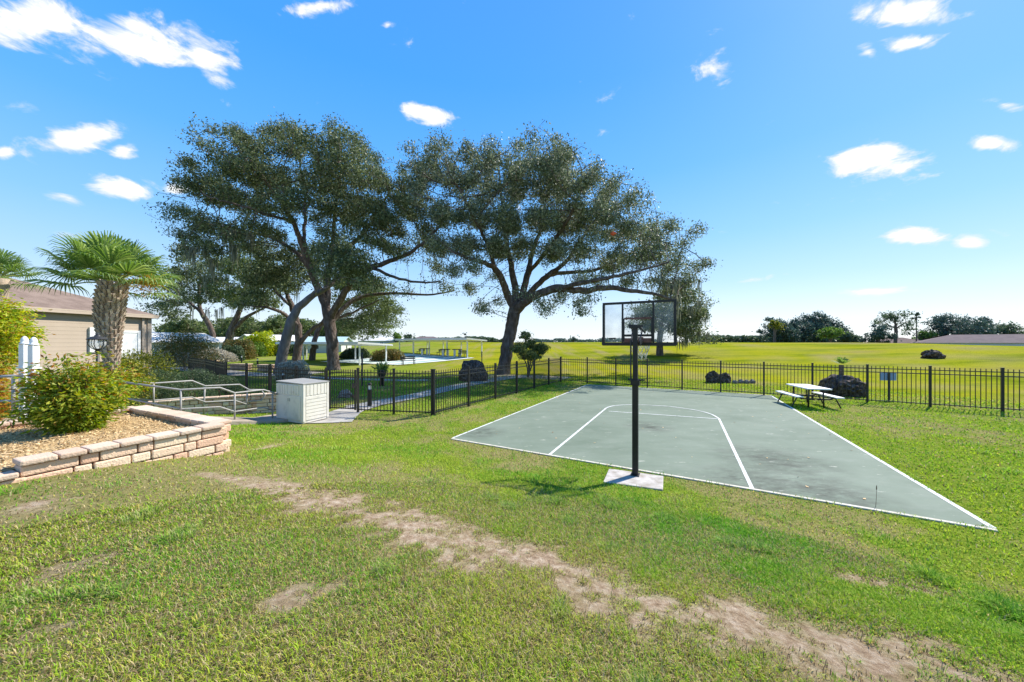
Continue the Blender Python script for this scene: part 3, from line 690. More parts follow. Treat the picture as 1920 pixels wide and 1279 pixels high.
def branch_mesh(pos, par, rad0, nsk, tip=.014, expo=2.3, sides=7, maxr=.2):
    n = len(pos); r = np.zeros(n); acc = np.zeros(n); cnt = np.zeros(n, int)
    for i in range(n-1, -1, -1):
        ri = tip if cnt[i] == 0 else acc[i]**(1/expo)
        if i < nsk: ri = max(rad0[i], min(ri, rad0[i]*1.15))
        else: ri = min(ri, maxr)
        r[i] = ri
        if par[i] >= 0: acc[par[i]] += r[i]**expo; cnt[par[i]] += 1
    ch = [[] for _ in range(n)]
    for i in range(n):
        if par[i] >= 0: ch[par[i]].append(i)
    mb = MB(); stack = [(0, None)]
    while stack:
        s, p = stack.pop(); pts = []; rr = []
        if p is not None: pts.append(pos[p]); rr.append(min(r[p], r[s]*1.25))
        c = s
        while True:
            pts.append(pos[c]); rr.append(r[c])
            if not ch[c]: break
            main = max(ch[c], key=lambda k: r[k])
            for k in ch[c]:
                if k != main: stack.append((k, c))
            c = main
        if len(pts) > 1:
            mx = max(rr); mb.tube(pts, rr, sides+3 if mx > .25 else sides if mx > .09 else 4 if mx > .03 else 3, False)
    return mb, r, cnt
def sub_lobes(lobes, Y, half, cx, W, per=3, zr=.75, shr=0):
    """crown lobes read off as outline circles become ellipsoids spread through the crown's depth"""
    out = []
    for (px, py, rp) in lobes:
        if shr: px = cx+(px-cx)*(.945 if px < 800 else .985); py = 440+(py-440)*.93
        hd = half*math.sqrt(max(.06, 1-((px-cx)/W)**2)); k = max(1, int(round(per*hd/half)))
        for j in range(k):
            dy = 0 if k == 1 else (-hd+2*hd*(j+.5)/k)+random.uniform(-.8, .8)
            if k == 1: dy = random.uniform(-1.5, 1.5)
            s = 1 if abs(dy) < hd*.6 else .85
            c = P(px+random.uniform(-6, 6), py+random.uniform(-6, 6)+shr*.35, Y+dy); r = max(rp-shr, rp*.45)/FPX*Y*s
            out.append((c, (r, max(r*.9, hd/k*.8), r*zr)))
    return out
def cluster_attr(lobes, n, sig=.55, per=7):
    vol = np.array([l[1][0]*l[1][1]*l[1][2] for l in lobes])**.8; vol /= vol.sum(); out = []
    nc = max(1, n//per); pick = RNG.choice(len(lobes), nc, p=vol)
    d = unit(nc)*(RNG.uniform(.25, 1, (nc, 1))**.45)
    cs = np.array([lobes[i][0] for i in pick])+d*np.array([lobes[i][1] for i in pick])
    pts = np.repeat(cs, per, 0)+RNG.normal(size=(nc*per, 3))*sig*np.array((1, 1, .6))
    return pts, cs
def tree(name, label, skel, lobes, n=3000, leaf=.17, per=34, sig=.34, lm='oak', bm='bark', step=.7, dk=.8, di=7, cl=(.55, 7), group='oaks and other trees in view', moss=0, mossbox=None, mossl=(.5, 1.5), tip=.014, thr=.05, cat='tree', asp=.5, up=.05, padr=1.6, pdens=.5, stray=.10, flat=.75):
    base = skel[0][0][0]
    t = thing(name, label, cat, base, group)
    attr, cs = cluster_attr(lobes, n, *cl)
    pos, par, rad, nsk = grow(skel, attr, step, di, dk, up=up)
    mb, r, cnt = branch_mesh(pos, par, rad, nsk, tip)
    obj('trunk', mb, M[bm], t, smooth=True)
    k = np.where((r < thr) & (np.arange(len(pos)) >= nsk))[0]
    # foliage sits in pads: dense leaf masses with air between them, plus stray twigs
    dn = np.array([np.linalg.norm(pos-c, axis=1).min() for c in cs]); cs = cs[dn < cl[0]*2.2+sig]
    kp = int(per*cl[1]*pdens); pr = cl[0]*padr*RNG.uniform(.65, 1.25, len(cs))
    q = unit(len(cs)*kp)*RNG.uniform(0, 1, (len(cs)*kp, 1))**.38; q[:,2] = np.where(q[:,2] < 0, q[:,2]*.6*flat, q[:,2]*flat)
    lump = 1+.35*np.sin(q[:,:1]*5+np.repeat(np.arange(len(cs)), kp)[:,None]*1.7)*np.cos(q[:,1:2]*4.3)
    PC = np.repeat(cs, kp, 0)+q*lump*np.repeat(pr, kp)[:,None]
    p2 = max(1, int(per*stray)); C = np.repeat(pos[k], p2, 0)+RNG.normal(size=(len(k)*p2, 3))*sig*.7*np.array((1, 1, .72)); C = np.concatenate([PC, C])
    V, F = leaf_quads(C, leaf*RNG.uniform(.6, 1.3, len(C)), asp)
    obj('crown', np_mesh('crown', V, F), M[lm], t)
    if moss:
        kk = np.where((np.arange(len(pos)) >= nsk*.3))[0]
        if mossbox is not None:
            px = pos[kk,0]/pos[kk,1]*FPX+CX; py = HY-(pos[kk,2]-CAMZ)/pos[kk,1]*FPX
            kk = kk[(px > mossbox[0]) & (px < mossbox[2]) & (py > mossbox[1]) & (py < mossbox[3])]
        if len(kk):
            for i in RNG.choice(kk, moss):
                Vs = []; Fs = []; o = 0
                for _ in range(16):
                    ln = random.uniform(*mossl)*random.uniform(.4, 1); a = pos[i]+RNG.normal(size=3)*np.array((.16, .16, .08)); th = random.uniform(0, 3.14)
                    w = random.uniform(.02, .055); dx = np.array((math.cos(th)*w, math.sin(th)*w, 0)); sw = RNG.normal(size=3)*.06; sw[2] = 0
                    Vs += [a-dx, a+dx, a+dx*.9+sw-np.array((0,0,ln*.55)), a-dx*.9+sw-np.array((0,0,ln*.55)), a+dx*.25+sw*1.4-np.array((0,0,ln)), a-dx*.25+sw*1.4-np.array((0,0,ln))]
                    Fs += [(o, o+1, o+2, o+3), (o+3, o+2, o+4, o+5)]; o += 6
                obj('hanging_moss', np_mesh('hanging_moss', Vs, Fs), M['moss'], t)
    return t
def SK(Y, *pts): return [(P(px, py, Y+dy), r*.86) for (px, py, dy, r) in pts]
def build_oaks():
    YA = 30.0; base = P(625, 0, YA); base[2] = Tz(base[0], base[1])-.1
    tr = [(base, .66), (P(625, 680, YA), .51)]+SK(YA, (623,650,0,.53), (619,615,0,.50), (614,585,0,.50))
    skel = [tr,
      SK(YA, (614,585,0,.38), (603,555,0,.36), (590,525,-.5,.33), (577,490,-1,.29), (564,452,-1.5,.25), (548,415,-2,.20), (525,380,-3,.15), (495,335,-4,.10), (480,300,-4,.06)),
      SK(YA, (616,580,0,.36), (613,545,.6,.34), (615,515,1,.31), (625,485,1.5,.28), (648,465,2,.25), (680,440,2.5,.19), (705,405,3,.13), (730,360,3,.08)),
      SK(YA, (620,600,0,.36), (640,560,-.6,.33), (660,528,-1.2,.29), (690,505,-2,.26), (730,490,-2.5,.21), (775,470,-3,.16), (810,440,-3,.11), (835,410,-3,.07)),
      SK(YA, (620,605,0,.26), (650,572,1,.24), (690,554,2,.2), (740,550,2.5,.16), (800,553,3,.11), (850,545,3,.07)),
      SK(YA, (585,510,-1,.22), (560,478,1,.2), (528,455,2,.17), (490,440,3,.13), (440,430,4,.09), (390,420,4,.06)),
      SK(YA, (577,490,-1,.2), (570,440,1,.18), (572,400,2,.15), (570,350,3,.11), (560,300,3,.06)),
      SK(YA, (622,490,1.5,.2), (625,440,2,.17), (628,390,0,.13), (640,330,-1,.08)),
      SK(YA, (548,415,-2,.14), (510,405,-3,.12), (465,390,-4,.09), (410,375,-5,.06)),
      SK(YA, (700,502,-2,.16), (740,520,-3,.13), (790,530,-3.5,.09), (830,525,-4,.05))]
    lob = [(432,248,34),(470,258,30),(512,246,38),(560,252,34),(604,262,34),(655,250,38),(690,272,30),(405,285,34),(368,305,36),(348,345,30),(345,400,36),(318,402,22),(330,430,26),(362,455,30),(380,478,24),(400,420,38),(395,350,40),
           (450,310,44),(500,315,42),(550,320,42),(610,325,42),(660,315,42),(705,325,40),(460,370,42),(520,375,40),(585,385,40),(650,385,44),(705,385,40),(745,345,36),(440,440,30),(490,430,28),(620,435,30),(690,435,36),(740,420,38),(775,385,40),(780,330,34),
           (800,440,34),(770,470,26),(420,470,22),(455,455,22),(640,475,20),(735,462,24),(815,500,22),(845,545,14),(800,562,10),(775,555,10),(820,470,26)]
    tree('live_oak', 'tallest dark spreading live oak forking low behind the fence, left of centre', skel, sub_lobes(lob, YA, 7.0, 570, 300, 2.4, shr=14), 5800, .17, 44, .36, 'oak', step=.6, dk=.58, cl=(.56, 5), pdens=.60, padr=1.35, stray=.12, flat=.95, moss=26, mossbox=(340,430,480,560), mossl=(.6,2.2))
    YB = 26.0; base = P(943, 0, YB); base[2] = Tz(base[0], base[1])-.1
    tr = [(base, .66), (P(945, 690, YB), .52)]+SK(YB, (950,660,0,.53), (957,625,0,.49), (963,595,0,.50), (966,578,0,.5))
    skel = [tr,
      SK(YB, (964,585,0,.34), (952,555,0,.33), (942,528,-.8,.29), (930,505,-1.5,.24), (905,492,-2.5,.18), (875,484,-3,.12), (845,470,-4,.07)),
      SK(YB, (966,578,0,.36), (966,545,.5,.33), (960,505,1,.28), (952,465,1.5,.23), (945,420,2,.17), (940,370,2,.11), (935,320,2,.06)),
      SK(YB, (969,578,0,.34), (982,545,1,.31), (990,510,2,.27), (1000,470,3,.22), (1015,425,4,.17), (1025,370,4,.10), (1030,310,4,.06)),
      SK(YB, (972,582,0,.40), (992,562,-1,.37), (1018,548,-2,.32), (1052,541,-2.5,.29), (1095,545,-3,.25), (1140,540,-3,.21), (1185,545,-3.5,.16), (1230,552,-4,.11), (1270,565,-4,.07)),
      SK(YB, (980,570,0,.28), (1002,540,1,.26), (1030,515,1.5,.23), (1062,490,2,.19), (1085,455,2,.15), (1110,420,2,.11), (1140,380,2,.07)),
      SK(YB, (1030,515,1.5,.2), (1075,510,2.5,.18), (1120,505,3,.15), (1170,480,3,.11), (1220,455,3,.07)),
      SK(YB, (930,505,-1.5,.17), (915,460,-2,.15), (890,410,-3,.11), (860,350,-3,.07)),
      SK(YB, (990,510,2,.2), (1030,465,-1,.17), (1060,420,-3,.13), (1085,370,-4,.08)),
      SK(YB, (1052,541,-2.5,.2), (1095,530,-4,.17), (1150,520,-5,.13), (1210,505,-5.5,.09), (1260,490,-6,.05))]
    lob = [(1000,268,32),(1035,275,28),(1060,295,30),(970,280,28),(920,280,34),(880,290,32),(835,272,30),(800,258,22),(770,290,30),(760,330,32),(800,310,36),(850,330,40),(905,335,42),(960,335,42),(1015,335,42),(1065,345,38),(1105,335,32),(1140,350,28),(1190,352,22),(1205,385,22),(1165,380,32),
           (780,380,36),(830,400,40),(890,400,42),(950,405,42),(1010,405,42),(1070,405,42),(1120,400,38),(1160,430,38),(1205,430,34),(1250,430,26),(1270,455,28),(1215,475,36),(1260,495,34),(1295,505,24),(1310,525,16),(1160,485,36),(1100,465,38),(1040,465,36),(985,465,32),(925,465,34),(870,460,36),(820,460,32),
           (880,505,28),(840,510,24),(930,510,16),(1230,530,28),(1275,545,26),(1295,575,18),(1180,530,22),(1130,525,18),(1090,525,14),(880,550,13),(898,585,11),(1005,575,12),(1025,588,11),(985,560,10),(1060,560,11),(1092,572,13),(1095,590,8),(935,565,9),(1040,570,10)]
    tree('live_oak', 'broad silvery green live oak with one long limb reaching over the basketball hoop', skel, sub_lobes(lob, YB, 6.5, 1030, 300, 2.4, shr=14), 6400, .15, 44, .31, 'oak2', step=.52, dk=.50, cl=(.50, 5), pdens=.62, padr=1.35, stray=.12, flat=.95, moss=16, mossbox=(1240,520,1330,600), mossl=(.5,1.6))
    # leaning grey trunk, its crown behind the tall oak
    Y = 26; b = P(524, 0, Y); b[2] = Tz(b[0], b[1])-.1
    tree('leaning_oak', 'oak with a thick pale grey trunk leaning right, behind the fence', [[(b, .45), (P(527,680,Y), .39)]+SK(Y, (533,645,0,.42), (545,608,0,.38), (560,578,.5,.34), (585,556,1,.28), (612,540,2,.22), (640,515,3,.14), (660,490,3,.08))],
         sub_lobes([(640,505,26),(675,500,26),(620,480,22),(650,470,22),(690,530,24),(605,520,14)], Y, 4, 650, 120, 2), 800, .2, 24, .35, 'oak', 'greybark', dk=.8)
    Y = 35; b = P(556, 0, Y); b[2] = Tz(b[0], b[1])-.1
    tree('live_oak', 'dark trunked oak just behind the leaning grey trunk, one long low limb rightward', [[(b, .5), (P(556,672,Y), .42)]+SK(Y, (560,640,0,.38), (557,605,0,.34), (548,575,0,.28), (536,545,0,.2), (530,510,0,.12)),
         SK(Y, (560,645,0,.26), (580,622,0,.24), (610,603,0,.2), (645,592,0,.16), (685,575,0,.1), (715,560,0,.06)), SK(Y, (556,610,0,.24), (535,590,-1,.2), (508,578,-2,.15), (480,576,-2,.1), (455,570,-2,.06)), SK(Y, (548,575,0,.2), (520,550,2,.16), (500,520,2,.1))],
         sub_lobes([(520,500,28),(555,490,28),(500,530,26),(540,530,24),(490,560,16),(470,570,12),(575,520,22),(590,480,24),(515,470,22),(480,510,22)], Y, 5, 530, 100, 2), 1300, .24, 24, .42, 'oak', dk=.9, cl=(.6, 7))
    Y = 46; b = P(585, 0, Y); b[2] = Tz(b[0], b[1])-.1
    tree('live_oak', 'lighter green rounded oak behind the tall oak, its crown right of that trunk', [[(b, .42), (P(588,650,Y), .36)]+SK(Y, (594,625,0,.33), (608,600,0,.3), (630,580,0,.24), (660,560,0,.16), (690,545,0,.08)), SK(Y, (608,600,0,.2), (640,600,-1,.16), (680,595,-2,.1))],
         sub_lobes([(700,545,28),(725,585,22),(715,610,18),(690,600,24),(660,600,22),(655,560,24),(670,525,26),(640,530,22),(700,570,26),(735,600,12),(690,625,14),(640,615,14)], Y, 6, 680, 90, 2), 1800, .26, 26, .45, 'oak3', dk=1.0, cl=(.65, 7))
    Y = 58; b = P(403, 0, Y); b[2] = Tz(b[0], b[1])-.1
    tree('live_oak', 'oak with a slim trunk leaning left over the reddish shrub, moss in its crown', [[(b, .55), (P(402,650,Y), .5)]+SK(Y, (397,620,0,.45), (386,597,0,.4), (375,578,0,.34), (372,555,0,.26), (378,525,0,.15)), SK(Y, (380,590,0,.28), (360,570,0,.24), (335,562,0,.15), (310,565,0,.08))],
         sub_lobes([(362,505,30),(330,530,28),(390,520,28),(318,560,22),(300,580,16),(345,560,24),(400,490,24),(350,480,22),(385,555,20),(330,590,14),(410,545,22),(310,520,20)], Y, 7, 355, 90, 2), 1500, .36, 24, .6, 'oak', step=1.1, dk=1.4, di=12, cl=(.8, 7), pdens=.38, padr=1.5, moss=14, mossl=(1.5,4))
    Y = 54; b = P(421, 0, Y); b[2] = Tz(b[0], b[1])-.1
    tree('live_oak', 'oak with a thick forked trunk leaning right, left of the grey leaning trunk', [[(b, .75), (P(424,655,Y), .62)]+SK(Y, (431,630,0,.58), (440,605,0,.5), (450,580,0,.4), (458,550,0,.28), (465,515,0,.15)), SK(Y, (433,625,0,.35), (450,605,0,.32), (470,590,0,.26), (490,580,0,.18), (515,568,0,.1))],
         sub_lobes([(450,510,30),(425,540,26),(485,535,28),(470,480,26),(505,510,26),(440,570,18),(500,560,20),(430,500,24),(520,540,20),(460,560,22)], Y, 7, 470, 80, 2), 1500, .36, 24, .6, 'oak3', step=1.1, dk=1.4, di=12, cl=(.8, 7), pdens=.38, padr=1.5, moss=18, mossl=(1.5,4.5))
    Y = 40; b = P(1237, 0, Y); b[2] = Tz(b[0], b[1])-.1
    tree('live_oak', 'oak alone in the field behind the backboard, grey moss trailing at right', [[(b, .42), (P(1237,650,Y), .36)]+SK(Y, (1238,630,0,.34), (1241,605,0,.28), (1244,580,0,.16)), SK(Y, (1238,625,0,.22), (1262,605,0,.18), (1290,595,0,.1)), SK(Y, (1238,625,0,.22), (1215,605,0,.16), (1195,595,0,.08))],
         sub_lobes([(1240,585,26),(1210,590,24),(1275,590,24),(1300,595,20),(1305,625,14),(1255,560,26),(1285,560,22),(1295,635,9),(1225,612,16),(1270,618,16),(1308,640,9),(1195,610,12),(1290,615,18),(1300,580,18),(1285,630,12)], Y, 5, 1250, 80, 2), 1900, .24, 24, .4, 'oak', dk=.9, cl=(.6, 7), moss=34, mossbox=(1255,575,1335,640), mossl=(.5,1.7))
build_oaks()
def blob(px, top, Y, halfw, bot=None, label='', lm='far', n=240, leaf=None, per=26, name='distant_tree', group='trees beyond the field and houses', trunk=.3, k=7, bm='bark', low=False, openness=1):
    """a tree some way off: crown of lobes between top and bot pixel rows"""
    x = X(px, Y); z0 = Tz(x, Y); zt = P(px, top, Y)[2]; zb = z0 if bot is None else P(px, bot, Y)[2]
    w = halfw/FPX*Y; H = zt-zb; lob = []
    for i in range(k):
        a = random.uniform(-1, 1); hh = random.uniform(.25, .85); ww = w*.40*openness
        cx = x+a*(w-ww); rr = min(ww, H*.32); top_here = zb+H*(1-.45*abs(a)**2)
        lob.append((np.array((cx, Y+random.uniform(-.6, .6)*w, min(zb+H*hh, top_here-rr*.9))), (ww, ww, rr)))
    [lob.append((np.array((x+random.uniform(-.8, .8)*w, Y-w*.3, zb+H*.16)), (w*.3, w*.3, H*.14))) for _ in range(3)] if low else None
    lob.append((np.array((x+random.uniform(-.2, .2)*w, Y, zt-H*.22)), (w*.4, w*.4, H*.2)))
    base = np.array((x, Y, z0-.2)); mid = np.array((x+.05*w, Y, max(z0+.4, zb+H*.25))); tp = np.array((x, Y, zb+H*.6))
    sk = [[(base, trunk*1.2), (mid, trunk), (tp, trunk*.5)], [(mid, trunk*.6), (np.array((x-w*.5, Y, zb+H*.55)), trunk*.25)], [(mid, trunk*.6), (np.array((x+w*.5, Y, zb+H*.55)), trunk*.25)]]
    lf = leaf or max(.12, Y*.0052)
    return tree(name, label, sk, lob, n, lf, per, lf*1.7, lm, bm, step=max(.35, w*.14), dk=max(.3, w*.13), di=w*3, cl=(w*.1, 6), group=group, thr=.2, tip=.02, padr=2.1, flat=.9)
def build_far():
    YR = 95
    T1 = [(1462,596,34,640,95,'farblue','broad dark oak at the left of the cluster beyond the field, beside an autumn-tinted crown'),
          (1505,589,40,640,98,'farblue','wide central oak of the cluster beyond the field'),
          (1540,584,38,640,96,'farblue','tallest dark oak at the right of the cluster beyond the field')]
    for px, tp, hw, bt, Y, lm, lb in T1: blob(px, tp, Y, hw, 648, lb, lm, 620, k=12, low=True)
    blob(1452, 602, 92, 13, 622, 'small yellowish crown poking from the dark cluster beyond the field', 'varieg', 120)
    blob(1556, 615, 85, 24, 642, 'rounded bright green bush tree at the foot of the dark cluster', 'fargreen', 240)
    blob(1600, 620, 90, 20, 642, 'grey green low tree between the dark cluster and the sparse tall tree', 'far', 200)
    blob(1678, 583, 88, 42, 628, 'sparse open tall tree on the field crest with bare limbs showing', 'far', 170, k=8, trunk=.3, openness=.7, per=20)
    blob(1645, 607, 86, 28, 650, 'dense dark round tree below the sparse tall tree', 'farblue', 260)
    blob(1718, 585, 90, 8, 602, 'thin bare leaning tree with a tuft of leaves at the top, on the field crest', 'far', 60, trunk=.11)
    blob(1735, 622, 95, 20, 642, 'low pale green tree just left of the rounded dome tree', 'fargreen', 150)
    blob(1797, 588, 92, 46, 650, 'large dome shaped dark oak beyond the mauve roofs', 'farblue', 760, k=14, low=True)
    blob(1845, 594, 94, 26, 646, 'dark oak joined to the right side of the dome shaped oak', 'farblue', 360)
    blob(1880, 608, 96, 40, 648, 'mid green tree behind the mauve roofed house', 'far', 420)
    blob(1918, 603, 92, 36, 648, 'mid green tree at the right edge of the picture above the roofs', 'far', 260)
    blob(742, 622, 120, 13, 642, 'round light green tree standing at the far left edge of the field', 'fargreen', 160)
    blob(768, 628, 125, 14, 644, 'grey green tree next to the round light green one', 'far', 160)
    blob(872, 625, 140, 5, 640, 'thin dark pine rising above the far tree line', 'farblue', 40)
    blob(985, 622, 120, 14, 638, 'far grey green tree just right of the silvery oak trunk', 'far', 140)
    blob(1075, 632, 150, 9, 642, 'small dark far tree above the middle of the field', 'farblue', 80)
    # houses of the field side
    spots = [(800,634,130),(822,633,130),(845,634,132),(893,633,135),(918,632,135),(940,633,138),(1018,635,150),(1050,636,150),(1105,634,160),(1130,634,160)]
    def belt(label, px0, px1, top, Y, lm, n, hh):
        px = RNG.uniform(px0, px1, n); x = X(px, 1)*Y; yy = Y+RNG.uniform(0, 10, n)
        zt = CAMZ+(HY-top)/FPX*Y; prof = .55+.45*fbm(px*.09, px*0, 8, 3)*1.5
        z0 = T(x, yy); z = z0+(zt-z0)*np.clip(prof, .3, 1.15)*RNG.uniform(0, 1, n)**.6
        V, F = leaf_quads(np.stack([x, yy, z], -1), RNG.uniform(.5, 1.0, n), .7)
        o = struct('tree_belt', np_mesh('tree_belt', V, F), M[lm], kind='stuff'); tag(o, label, 'tree belt')
    belt('low dark far tree belt along the horizon left of the silvery oak', 785, 945, 632, 140, 'far', 7000, 4)
    belt('low dark far tree belt along the horizon behind the backboard', 1000, 1240, 634.5, 160, 'farblue', 6000, 3)
    belt('pale green thicket along the field crest left of the dark cluster', 1325, 1625, 630, 110, 'far', 15000, 4)
    belt('wooded rise behind the white roofed houses at left', 285, 640, 598, 125, 'oak3', 26000, 6)
    for px, tp, hw, lb in ((315,598,26,'grey green oak behind the gabled house at far left'), (352,590,26,'pale oak behind the leaning left oak trunk'), (470,594,34,'wide green oak behind the white roofed carport'), (525,588,30,'green oak behind the pale blue house'), (430,592,28,'green oak between the two leaning oak trunks, behind the roofs'), (650,606,30,'green oak beyond the shuffleboard canopy')):
        blob(px, tp, 100, hw, 640, lb, 'oak3', 320)
build_far()
# ------------------------------------------------------------------ shrubs
def shrub(name, label, c, rad, n, leaf, lm, cat='shrub', group=None, stems=9, lm2=None, frac=0, asp=.42, shell=.5, base=None, lump=.25, stemr=.008):
    c = np.array(c, float); rad = np.array(rad, float)
    b = np.array((c[0], c[1], Tz(c[0], c[1]) if base is None else base)); t = thing(name, label, cat, b, group)
    zs = (c[2]+rad[2]-b[2])/rad[2]; nl = 26; lc = unit(nl); lc[:,2] = np.abs(lc[:,2])*1.3-.55; 
    def cloud(n):
        d = unit(n); r = RNG.uniform(shell**2, 1, n)**.5
        l = 1+lump*(np.clip((d@lc.T).max(1), .6, 1)-.8)*3.0
        ins = d*r[:,None]*l[:,None]
        ins[:,2] = np.abs(ins[:,2])**.8*1.0; p = np.array((c[0], c[1], b[2]))+ins*rad*np.array((1, 1, zs)); return p, d
    p, d = cloud(n); k = p[:,2] > b[2]+.02; p, d = p[k], d[k]
    V, F = leaf_quads(p, leaf*RNG.uniform(.6, 1.3, len(p)), asp, dirs=d*.6)
    obj('foliage', np_mesh('foliage', V, F), M[lm], t)
    if lm2:
        p, d = cloud(int(n*frac)); k = p[:,2] > b[2]+rad[2]*.3; p, d = p[k]+d[k]*.02, d[k]
        V, F = leaf_quads(p, leaf*RNG.uniform(.6, 1.2, len(p)), asp, dirs=d*.6); obj('young_leaves', np_mesh('young_leaves', V, F), M[lm2], t)
    if stems:
        mb = MB()
        for i in range(stems):
            dd = unit(1)[0]; dd[2] = abs(dd[2])+.2; e = c+dd*rad*.75; mb.tube([b+np.array((dd[0], dd[1], 0))*.06, (b+e)/2+RNG.normal(size=3)*.03, e], [stemr*1.4, stemr, stemr*.5], 5)
        obj('stems', mb, M['stem'], t)
    return t
def build_shrubs():
    # nandina in the planter: several leafy canes so that the outline is ragged
    def nandina(label, x, y, zb, H, W, lm, n, group='nandina bushes in the raised planter', lmb='nandred', fb=.16, tilt=0, low=.12, hmin=.5):
        b = np.array((x, y, zb)); t = thing('nandina_bush', label, 'shrub', b, group); Ps = []; Ds = []; mb = MB()
        for i in range(n):
            a = random.uniform(0, 6.283); rr = math.sqrt(random.random())*W; hh = H*random.uniform(hmin, 1.0)*(1-.35*(rr/W)**2)
            tip = b+np.array((math.cos(a)*rr+tilt*hh, math.sin(a)*rr, hh))+RNG.normal(size=3)*.09*np.array((1,1,.7)); mid = b+(tip-b)*np.array((.35, .35, .55))
            mb.tube([b+np.array((math.cos(a), math.sin(a), 0))*.08, mid, tip], [.010, .008, .004], 5)
            for tt in np.linspace(low, 1.02, 9):
                s = (mid*2*tt*(1-tt)+b*(1-tt)**2+tip*tt*tt); 
                for _ in range(3):
                    o = unit(1)[0]; o[2] *= .35; ln = random.uniform(.12, .30)*(.8+.6*W)
                    m_ = 13; u_ = RNG.uniform(.15, 1, m_)[:,None]
                    Ps.append(s+o*ln*u_+RNG.normal(size=(m_, 3))*.035*(1+u_)); Ds.append(np.repeat(o[None], m_, 0)+np.array((0,0,-.2)))
        Ps = np.concatenate(Ps); Ds = np.concatenate(Ds); Ds /= np.linalg.norm(Ds, axis=1, keepdims=True)
        k = (Ps[:,2] > zb+.03); Ps, Ds = Ps[k], Ds[k]
        red = (RNG.uniform(size=len(Ps)) < fb*2.2*np.clip((Ps[:,2]-zb)/H, 0, 1)**1.5)
        V, F = leaf_quads(Ps[~red], RNG.uniform(.05, .095, (~red).sum()), .36, dirs=Ds[~red]); obj('foliage', np_mesh('foliage', V, F), M[lm], t)
        V, F = leaf_quads(Ps[red], RNG.uniform(.05, .09, red.sum()), .36, dirs=Ds[red]); obj('young_leaves', np_mesh('young_leaves', V, F), M[lmb], t)
        obj('canes', mb, M['stem'], t)
    nandina('full green nandina bush with orange tips in the planter, in front of the palm', -7.05, 5.55, .97, 1.22, .47, 'nand', 70, tilt=-.07, hmin=.38)
    nandina('tall yellow green nandina at the left edge, arching over the white vinyl posts', -10.55, 6.6, .9, 2.5, .66, 'yel', 100, fb=.10, lmb='nandred', low=.72, tilt=.13, hmin=.72)
    nandina('orange leaved low nandina at the left edge, below the yellow one', -9.9, 6.3, .9, 1.35, .5, 'nandred', 40, fb=.3, lmb='nand', low=.15)
    nandina('yellow green nandina clump between the full bush and the palm trunk', -10.0, 8.4, .85, .95, .62, 'nand', 70, fb=.22)
    H = [('yellow variegated clipped hedge at the foot of the beige building wall, right of the palm', 262, 672, 14.5, 1.5, .8, .72, 'varieg'),
         ('yellow variegated hedge hugging the palm trunk base', 222, 690, 11, 1.0, .6, .62, 'varieg')]
    for lb, px, py, Y, a, b_, c_, lm in H:
        p = P(px, py+10, Y); shrub('clipped_hedge', lb, p, (a, b_, c_), 5200, .09, lm, 'hedge', 'clipped hedges by the ramp', stems=5, shell=.75)
    D = [('low wide dark green hedge mound, leftmost of the mounds beyond the handrails', 292, 708, 12.2, 1.0, .6, .34), ('dark green hedge mound right of the wide one, behind the handrail top', 367, 703, 13.4, .85, .6, .30),
         ('dark green hedge mound against the fence, above the paver retaining wall', 415, 718, 12.6, .70, .5, .34), ('dark green hedge mound directly above the paver retaining wall, nearest the handrails', 350, 732, 11.6, .95, .5, .36),
         ('dark hedge mound by the left end of the handrails, beside the nandina clump', 270, 735, 11.2, .7, .5, .42)]
    for lb, px, py, Y, a, b_, c_ in D:
        p = P(px, py, Y); shrub('hedge_mound', lb, p, (a, b_, c_), 4200, .05, 'hedge', 'hedge', 'dark hedge mounds beyond the handrails', stems=4, shell=.8, lump=.12, base=.3)
    R_ = [('reddish_shrub', 'large dark reddish shrub right of the beige building, under the slim leaning oak', 345, 642, 30, 2.5, 1.8, 1.35, 'redbush'),
          ('reddish_shrub', 'round dark reddish shrub in front of the white roofed houses', 447, 652, 48, 1.9, 1.5, 1.3, 'redbush'),
          ('round_shrub', 'small round green shrub on the lawn by the forked oak', 437, 660, 44, 1.0, 1.0, .9, 'hedge'),
          ('round_shrub', 'dark wide hedge in front of the pale blue house', 538, 654, 62, 3.2, 1.5, 1.7, 'hedge'),
          ('yellow_shrub', 'yellow leaved tree in front of the pale blue house', 486, 638, 60, 2.6, 2, 1.8, 'yel'),
          ('yellow_shrub', 'yellow green bush beside the pale blue house doorway', 480, 652, 58, 1.3, 1.3, 1.1, 'fargreen'),
          ('flowering_shrub', 'pale greyish shrub bed under the two leaning oaks', 400, 663, 42, 2.6, 1.2, .75, 'greyshrub'),
          ('flowering_shrub', 'pale flowered shrub at the left end of the lawn', 345, 665, 34, 1.8, 1.2, .9, 'greyshrub'),
          ('dry_shrub', 'dry grey shrub heap just behind the fence, at the foot of the leaning trunk', 548, 683, 22, .95, .6, .30, 'greyshrub'),
          ('round_shrub', 'dark hedge under the shuffleboard canopy, seen between its posts', 665, 664, 48, 2.0, 1, .9, 'hedge'),
          ('fan_shrub', 'spiky green shrub right of the shuffleboard canopy', 726, 665, 42, 1.8, 1.2, .8, 'redbush')]
    for nm, lb, px, py, Y, a, b_, c_, lm in R_:
        p = P(px, py, Y); p[2] = max(p[2], Tz(p[0], p[1])+c_*.55); shrub(nm, lb, p, (a, b_, c_), 9000, max(.1, Y*.005), lm, stems=5, shell=.5, lump=.4, stemr=.014)
    # small multi-stemmed tree by the fence corner
    Y = 23.5; b = P(992, 0, Y); b[2] = Tz(b[0], b[1])-.05
    st = []
    for i, (dx, dz) in enumerate(((-18,655),(-6,648),(8,650),(20,658),(0,660))): st.append([(b+np.array((dx*.004,0,0)), .05), (P(992+dx*.25, 686, Y), .04), (P(992+dx, dz, Y+random.uniform(-.3, .3)), .025)])
